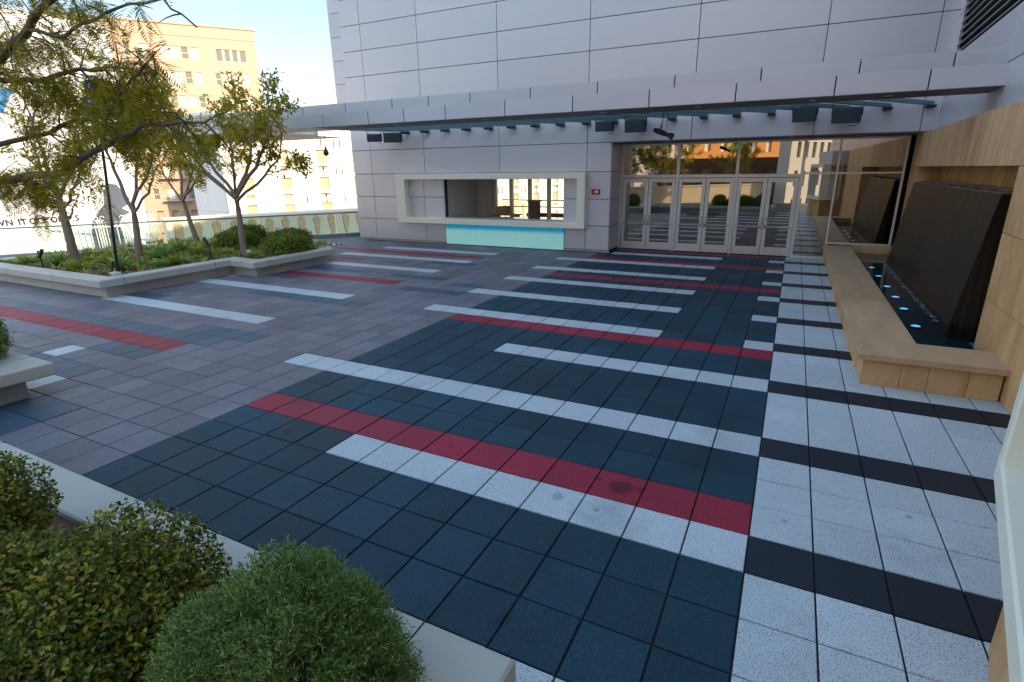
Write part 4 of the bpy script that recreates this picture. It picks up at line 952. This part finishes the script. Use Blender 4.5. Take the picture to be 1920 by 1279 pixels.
# ------------------------------------------------------------------ glass balustrade
br = empty('glass_balustrade', (*BAL_A, 0), 'frameless greenish glass balustrade with slim top rail along the open edge', 'railing')
def bp_(t, z, off=0): w = BAL_A + BAL_D * t + np.array([-BAL_D[1], BAL_D[0]]) * off; return (w[0], w[1], z)
q = MB()
for t0 in np.arange(-4, 38, 3.5): 
    a_, b_, = bp_(t0 + .04, .3), bp_(t0 + 3.46, .3); q.quad(a_, b_, (b_[0], b_[1], 2.28), (a_[0], a_[1], 2.28))
q.build('glass_panel', M_railglass, br)
q = MB(); q.tube([bp_(-4, 2.32), bp_(38, 2.32)], .055, 8); q.build('top_rail', mat('rail_steel', (0.25, 0.27, 0.27), .3, .8), br)
q = MB(); c4 = [bp_(-4, 0, -.18), bp_(38, 0, -.18), bp_(38, 0, .18), bp_(-4, 0, .18)]
q.prism([(a_[0], a_[1]) for a_ in c4][::-1], 0, .32); q.build('base_curb', mat('curb_grey', (0.30, 0.31, 0.32), .6, namt=.06), br)

# ------------------------------------------------------------------ beyond the edge
def face_frame(P0, ang):
    a_ = math.radians(ang); dv = np.array([math.sin(a_), math.cos(a_)]); nn = np.array([dv[1], -dv[0]])     # nn points to the camera side
    def f(v):      # x along the face, y = out of the face (towards the terrace), z up
        v = v.copy(); p2 = np.array(P0[:2]) + v[:, :1] * dv + v[:, 1:2] * nn; v[:, 0] = p2[:, 0]; v[:, 1] = p2[:, 1]; return v
    return f
# beige office block
M_beige = mat('beige_brick', (0.47, 0.33, 0.24), .8, 0, nscale=.25, namt=.06, bump=.3, bscale=8)
M_winframe = mat('window_paint', (0.62, 0.58, 0.5), .6)
M_blind = mat('blind', (0.78, 0.74, 0.66), .5, 0, var=.12)
M_winglass = mat('dull_glass', (0.16, 0.14, 0.11), .15, 0, var=.5)
bg_ = empty('beige_office', (-150, 90, -16), 'tall sunlit beige office block with a plain parapet and fire escape, far left', 'building')
FB = face_frame((-141.2, 101.8), 38)
def facade(o, FR, x0, x1, z0, z1, wins, wmat, depth=40, rec=.35):
    """wall with real recessed window openings: strips around each row of openings"""
    q = MB(); rows = {}
    for w in wins: rows.setdefault((w[2], w[3]), []).append(w)
    z = z0
    for (a_, b_) in sorted(rows):
        q.box(x0, x1, -rec - .3, 0, z, a_, 0, FR); x = x0
        for w in sorted(rows[(a_, b_)]):
            q.box(x, w[0], -rec - .3, 0, a_, b_, 0, FR); x = w[1]
        q.box(x, x1, -rec - .3, 0, a_, b_, 0, FR); z = b_
    q.box(x0, x1, -rec - .3, 0, z, z1, 0, FR); q.box(x0, x1, -depth, -rec - .301, z0, z1 - .02, 0, FR)
    return q.build('wall', wmat, o)
wins = []
cols_b = [(-28, -26.3), (-23.3, -21.4), (-21.0, -19.2), (-18.7, -16.9), (-16.3, -14.7), (-11.4, -9.9), (-9.2, -7.6), (-6.6, -5.0), (-4.2, -2.7)]
for zt in (39.1, 33.0, 26.9, 20.8, 14.7, 8.6, 2.5, -3.6, -9.7):
    for k, (a_, b_) in enumerate(cols_b + [(-31.6, -30.0), (-35.7, -34.0), (-38.0, -36.4), (-42, -40.3)]):
        if zt > 39 and 5 <= k <= 8: continue
        wins.append((a_, b_, zt - 3.1, zt))
wins.append((-10.4, -2.8, 36.0, 39.1))
wins = [(a_, b_, 36.0 if c > 35.9 else c, e_) for a_, b_, c, e_ in wins]
facade(bg_, FB, -46, 0, -16, 44.3, wins, M_beige)
q = MB(); q.box(-46.3, .3, -1, .25, 44.3, 44.7, 0, FB); q.box(-46.2, .15, -.4, .12, 41.6, 41.9, 0, FB); q.build('parapet', M_beige, bg_)
rw = random.Random(9)
for (a_, b_, z0, z1) in wins:
    if z1 < -2: continue
    q = MB(); f_ = .14
    q.box(a_, b_, -.34, -.24, z0, z0 + f_, 0, FB); q.box(a_, b_, -.34, -.24, z1 - f_, z1, 0, FB); q.box(a_, a_ + f_, -.34, -.24, z0 + f_, z1 - f_, 0, FB); q.box(b_ - f_, b_, -.34, -.24, z0 + f_, z1 - f_, 0, FB)
    if b_ - a_ < 3: q.box(a_ + f_, b_ - f_, -.33, -.25, (z0 + z1) / 2 - .06, (z0 + z1) / 2 + .06, 0, FB)
    else:
        for t in (1, 2, 3): x = a_ + (b_ - a_) * t / 4; q.box(x - .3, x + .3, -.33, -.22, z0 + f_, z1 - f_, 0, FB)
    w_ = q.build('window', M_winframe, bg_)
    q = MB(); q.box(a_ + .05, b_ - .05, -.36, -.345, z0 + .05, z1 - .05, 0, FB); q.build('pane', M_blind if rw.random() < .5 else M_winglass, w_)
q = MB()
for zt in (5.2, -.9, -7):
    q.box(-29.5, -22.5, .3, 1.6, zt, zt + .12, 0, FB)
    for x in np.arange(-29.5, -22.4, .7): q.box(x - .03, x + .03, 1.5, 1.56, zt, zt + 1.5, 0, FB)
    q.box(-29.5, -22.5, 1.5, 1.56, zt + 1.45, zt + 1.52, 0, FB)
    for off in (0, .5):
        v = np.array([(-28 + off, .9, zt), (-27.9 + off, .9, zt), (-24 + off, .9, zt + 6.1), (-24.1 + off, .9, zt + 6.1), (-28 + off, 1.0, zt), (-27.9 + off, 1.0, zt), (-24 + off, 1.0, zt + 6.1), (-24.1 + off, 1.0, zt + 6.1)])
        q.add(FB(v), [(0, 1, 2, 3), (7, 6, 5, 4), (0, 4, 5, 1), (1, 5, 6, 2), (2, 6, 7, 3), (3, 7, 4, 0)])
q.build('fire_escape', M_winframe, bg_)
q = MB(); q.tube([FB(np.array([[-6.5, -6, 44.0]]))[0], FB(np.array([[-6.8, -6, 62.0]]))[0]], [.12, .05], 6); q.build('antenna', mat('mast_grey', (0.3, 0.3, 0.3), .5), bg_)

# white hotel
M_hotel = mat('white_render', (0.70, 0.66, 0.61), .7, 0, var=.05, nscale=.3, namt=.02)
ho = empty('white_hotel', (-100, 80, -16), 'bright white panelled hotel with square windows and vents beneath them', 'building')
FH = face_frame((-110.9, 63.2), 24)
hw = []
cols_h = [(3.8, 5.9), (12.0, 14.2), (20.7, 23.1)] + [(29.4 + 8.5 * k, 31.7 + 8.5 * k) for k in range(11)]
rows_h = [8.5, 2.3, -3.5, -9.6]
for z in rows_h:
    for a_, b_ in cols_h: hw.append((a_, b_, z, z + 2.9))
for z in rows_h:
    for a_, b_ in cols_h: hw.append((a_ + .1, b_ - .1, z - 1.55, z - .75))
facade(ho, FH, 0, 124, -16, 18.5, hw, M_hotel, 30, .45)
M_hwin = mat('hotel_blind', (0.50, 0.38, 0.22), .4, 0, var=.25)
for (a_, b_, z0, z1) in hw:
    if z1 < -6.5: continue
    q = MB(); q.box(a_, b_, -.5, -.46, z0, z1, 0, FH)
    if z1 - z0 > 2:
        q.box(a_, b_, -.45, -.38, z0, z0 + .1, 0, FH); q.box(a_, a_ + .1, -.45, -.38, z0 + .1, z1, 0, FH); q.build('window', M_hwin, ho)
    else:
        for t in range(3): q.box(a_, b_, -.45, -.38, z0 + .1 + t * .24, z0 + .2 + t * .24, 0, FH)
        q.build('vent', M_hwin, ho)
q = MB()
rs = random.Random(4)
for z0 in (5.6, -.6, 11.8):
    for x in np.arange(17.2, 122, 3.1):
        if any(a_ - .5 < x < b_ + .5 for a_, b_ in cols_h): x += 1.6
        if rs.random() < .75: q.box(x, x + .22, -.02, .05, z0, z0 + 2.1, 0, FH)
q.build('slot', M_gap, ho)
q = MB()
for z in (5.45, -.8, 11.65, 15.0): q.box(8, 124, -.01, .025, z, z + .06, 0, FH)
for x in np.arange(8.6, 123, 8.5): q.box(x, x + .06, -.01, .022, -16, 18.5, 0, FH)
q.build('panel_joint', mat('joint_grey', (0.5, 0.48, 0.45), .8), ho)
# grey neighbour wing turned from the sun
gw = empty('grey_wing', (-118, 66, -16), 'narrow pale grey wall wing between the beige office and the white hotel', 'building')
FG = face_frame((-126.0, 66.0), 100)
q = MB()
for a_, b_ in ((0, 4.6), (4.6, 9.2), (9.2, 15.2)):
    for z0, z1 in ((-16, -2), (-2, 9), (9, 19)): q.bevbox(a_ + .04, b_ - .04, -.6, 0, z0 + .03, z1 - .03, .01, 0, FG)
q.box(0, 15.2, -8, -.3, -16, 18.9, 0, FG); q.build('wall', mat('grey_render', (0.66, 0.68, 0.72), .7, namt=.02), gw)

# billboard
bb = empty('billboard', (-80, 10, -14), 'huge white advertising billboard reading OWN IT OCTOBER, left behind the trees', 'billboard')
q = MB(); q.box(-81, -80, -26, 28.3, -12, 24); q.build('board', mat('vinyl_white', (0.74, 0.75, 0.78), .5, nscale=.2, namt=.02), bb)
q = MB(); q.box(-82.5, -81, -20, -18, -16, -12); q.box(-82.5, -81, 20, 22, -16, -12); q.build('support', M_dark, bb)
def bbt(body, size, y, z, mtl, nm): 
    Mx = Matrix(((0, 0, 1, 0.03 * T), (1, 0, 0, (y - 10) * T), (0, 1, 0, (z + 14) * T), (0, 0, 0, 1)))
    return text_mesh(body, size, mtl, nm, Mx, bb, .01, spacing=1.08, bold=.03)
M_ink = mat('dark_ink', (0.02, 0.025, 0.06), .5)
for w_, y_ in (('OWN', 11.1), ('IT', 14.05), ('OCTOBER', 15.1), ('5', 19.75)): bbt(w_, .92, y_, .82, M_ink, 'headline')
M_pblue = mat('poster_blue', (0.03, 0.26, 0.68), .5)
q = MB()
for poly in ([(-10, 3.2), (13.6, 3.9), (14.2, 4.8), (-10, 4.3)], [(19.6, 5.6), (20.7, 5.7), (21.4, 7.6), (20.6, 7.6)], [(-4, 12), (15.5, 13), (17, 15.5), (-4, 15)], [(17, 4.6), (18.2, 4.8), (18.8, 6.4), (17.6, 6.2)]):
    q.add([(-79.97, y, z) for y, z in poly] + [(-79.999, y, z) for y, z in poly], [(0, 1, 2, 3), (0, 4, 5, 1), (1, 5, 6, 2), (2, 6, 7, 3), (3, 7, 4, 0)])
q.build('blue_print', M_pblue, bb)
q = MB()   # dark bent-over silhouette printed on the poster
sil = [(21.0, -4.0), (21.1, -1.0), (21.6, .6), (22.6, 1.8), (23.4, 2.6), (23.6, 4.2), (24.4, 5.2), (25.4, 5.0), (26.0, 4.0), (26.6, 3.2), (26.2, 2.4), (25.4, 2.0), (26.3, 1.4), (25.2, .9), (24.6, 0), (24.9, -1.6), (24.6, -4.0)]
q.add([(-79.97, y, z) for y, z in sil], [tuple(range(len(sil)))])
q.build('figure_print', mat('poster_ink', (0.10, 0.11, 0.15), .5, nscale=.6, namt=.4), bb)

# ornamental parapet of the neighbouring theatre, just beyond the railing
op = empty('ornamental_parapet', (-74, 30, -16), 'cream ornamental parapet with tan pendants and balusters beyond the glass railing', 'wall')
FO = face_frame((-74, 30), 24.3)
q = MB(); q.box(-2.5, 60, -3, 0, -16, .2, 0, FO); q.box(-2.6, 60, -3.2, .25, .2, .5, 0, FO); q.box(-2.5, 60, -.2, .2, -4.3, -4.0, 0, FO); q.build('wall', mat('cream_plaster', (0.80, 0.73, 0.58), .8, nscale=.5, namt=.05), op)
q = MB()
for x in np.arange(-1.2, 60, 2.35):
    pr = [(-.22, .0), (.22, 0), (.62, -.5), (.5, -1.3), (.28, -2.6), (.1, -3.6), (-.1, -3.6), (-.28, -2.6), (-.5, -1.3), (-.62, -.5)]
    v = np.array([(x + a_, .01, b_ - .1) for a_, b_ in pr] + [(x + a_ * .8, .2, b_ - .1) for a_, b_ in pr]); n = len(pr)
    q.add(FO(v), [tuple(range(n, 2 * n))] + [(k, (k + 1) % n, n + (k + 1) % n, n + k) for k in range(n)])
q.build('pendant_relief', mat('tan_relief', (0.60, 0.41, 0.22), .8), op)
q = MB()
for x in np.arange(-2.2, 60, .42): q.box(x - .06, x + .06, 0, .09, -3.9, 0, 0, FO)
q.build('flute', mat('cream_flute', (0.80, 0.74, 0.60), .8), op)

wb = empty('white_balusters', (-80, 15, -16), 'row of white scroll topped balusters seen through the glass railing at the left', 'railing')
M_wb = mat('white_iron', (0.78, 0.76, 0.70), .6)
q = MB()
for x in np.arange(-26, -3, .55):
    p0 = FO(np.array([[x, .1, -4.2], [x, .1, .5]])); q.tube([p0[0], p0[1]], .06, 5)
for x in np.arange(-26, -3, 2.75):
    for off in (-.25, 0, .25):
        p0 = FO(np.array([[x + off, .1, -4.2], [x + off, .1, .8]])); q.tube([p0[0], p0[1]], .09, 6)
    an = np.linspace(0, 5.2, 12)
    for sg in (-1, 1): q.tube(list(FO(np.stack([x + sg * (.35 + .25 * np.cos(an)), .1 + 0 * an, 1.0 + .25 * np.sin(an)], 1))), .06, 5)
q.box(-26, -3, 0, .2, -4.4, -4.1, 0, FO); q.box(-26, -3, -.02, .22, -.1, .05, 0, FO); q.build('baluster_row', M_wb, wb)
q = MB(); q.box(-34, -3, -6, .5, -16, -4.4, 0, FO); q.build('base', M_wb, wb)

# ------------------------------------------------------------------ behind the camera (seen mirrored in the door glass)
def simple_block(name, P0, ang, w, z1, wmat, gmat, label, cw, ch, ww_, wh, depth=20):
    o = empty(name, (*P0, -16), label, 'building'); FR = face_frame(P0, ang); ws = []
    z = -14
    while z + ch < z1:
        x = cw * .5
        while x + cw * .5 < w: ws.append((x - ww_ / 2 + 0, x + ww_ / 2, z, z + wh)); x += cw
        z += ch
    ws = ws[-96:]
    facade(o, FR, 0, w, -16, z1, ws, wmat, depth, .5)
    for a_, b_, c_, e_ in ws:
        q = MB(); q.box(a_, b_, -.6, -.52, c_, e_, 0, FR); q.box(a_, b_, -.5, -.4, (c_ + e_) / 2 - .08, (c_ + e_) / 2 + .08, 0, FR); q.build('window', gmat, o)
    return o
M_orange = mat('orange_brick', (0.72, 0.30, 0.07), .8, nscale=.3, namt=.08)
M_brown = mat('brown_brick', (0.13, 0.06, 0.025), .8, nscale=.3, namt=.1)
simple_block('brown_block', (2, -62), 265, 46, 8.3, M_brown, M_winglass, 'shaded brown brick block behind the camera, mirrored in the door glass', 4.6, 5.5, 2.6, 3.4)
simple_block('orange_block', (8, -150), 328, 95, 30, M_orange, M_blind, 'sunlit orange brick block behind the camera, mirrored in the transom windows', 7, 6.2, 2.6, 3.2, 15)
simple_block('panel_block', (7.5, -68), 328, 17.0, 22, M_hotel, mat('green_glass', (0.16, 0.26, 0.16), .2), 'white panelled block behind the camera at the right, mirrored in the transom', 2.6, 5.5, 1.2, 3.0, 2.5)
simple_block('balcony_block', (-25, -72), 328, 16, 18, M_hotel, M_winglass, 'sunlit white balcony block behind the camera at the left, mirrored in the door glass', 4, 3.4, 3.0, 1.9, 2.5)
q = MB(); q.box(0, 44, -.6, 0, -1, 2.9, 0, face_frame((-4, -56), 322)); q.box(0, 44, -.7, .1, 2.9, 3.15, 0, face_frame((-4, -56), 322))
solo(q, 'rear_wall', mat('rear_plaster', (0.60, 0.50, 0.36), .8, namt=.05), 'low sunlit cream wall behind the camera, mirrored in the doors', 'wall')
for k, (x, y, lab) in enumerate(((-9, -34, 'bushy tree behind the camera, mirrored in the middle transom'), (-22, -36, 'second bushy tree behind the camera, mirrored in the left transom'))):
    o = copy_tree(T4); o.location = (x * T, y * T, 0); o['label'] = lab; o['group'] = 'trees behind the camera'; o.rotation_euler = (0, 0, 1.3 + k)
    blob = None
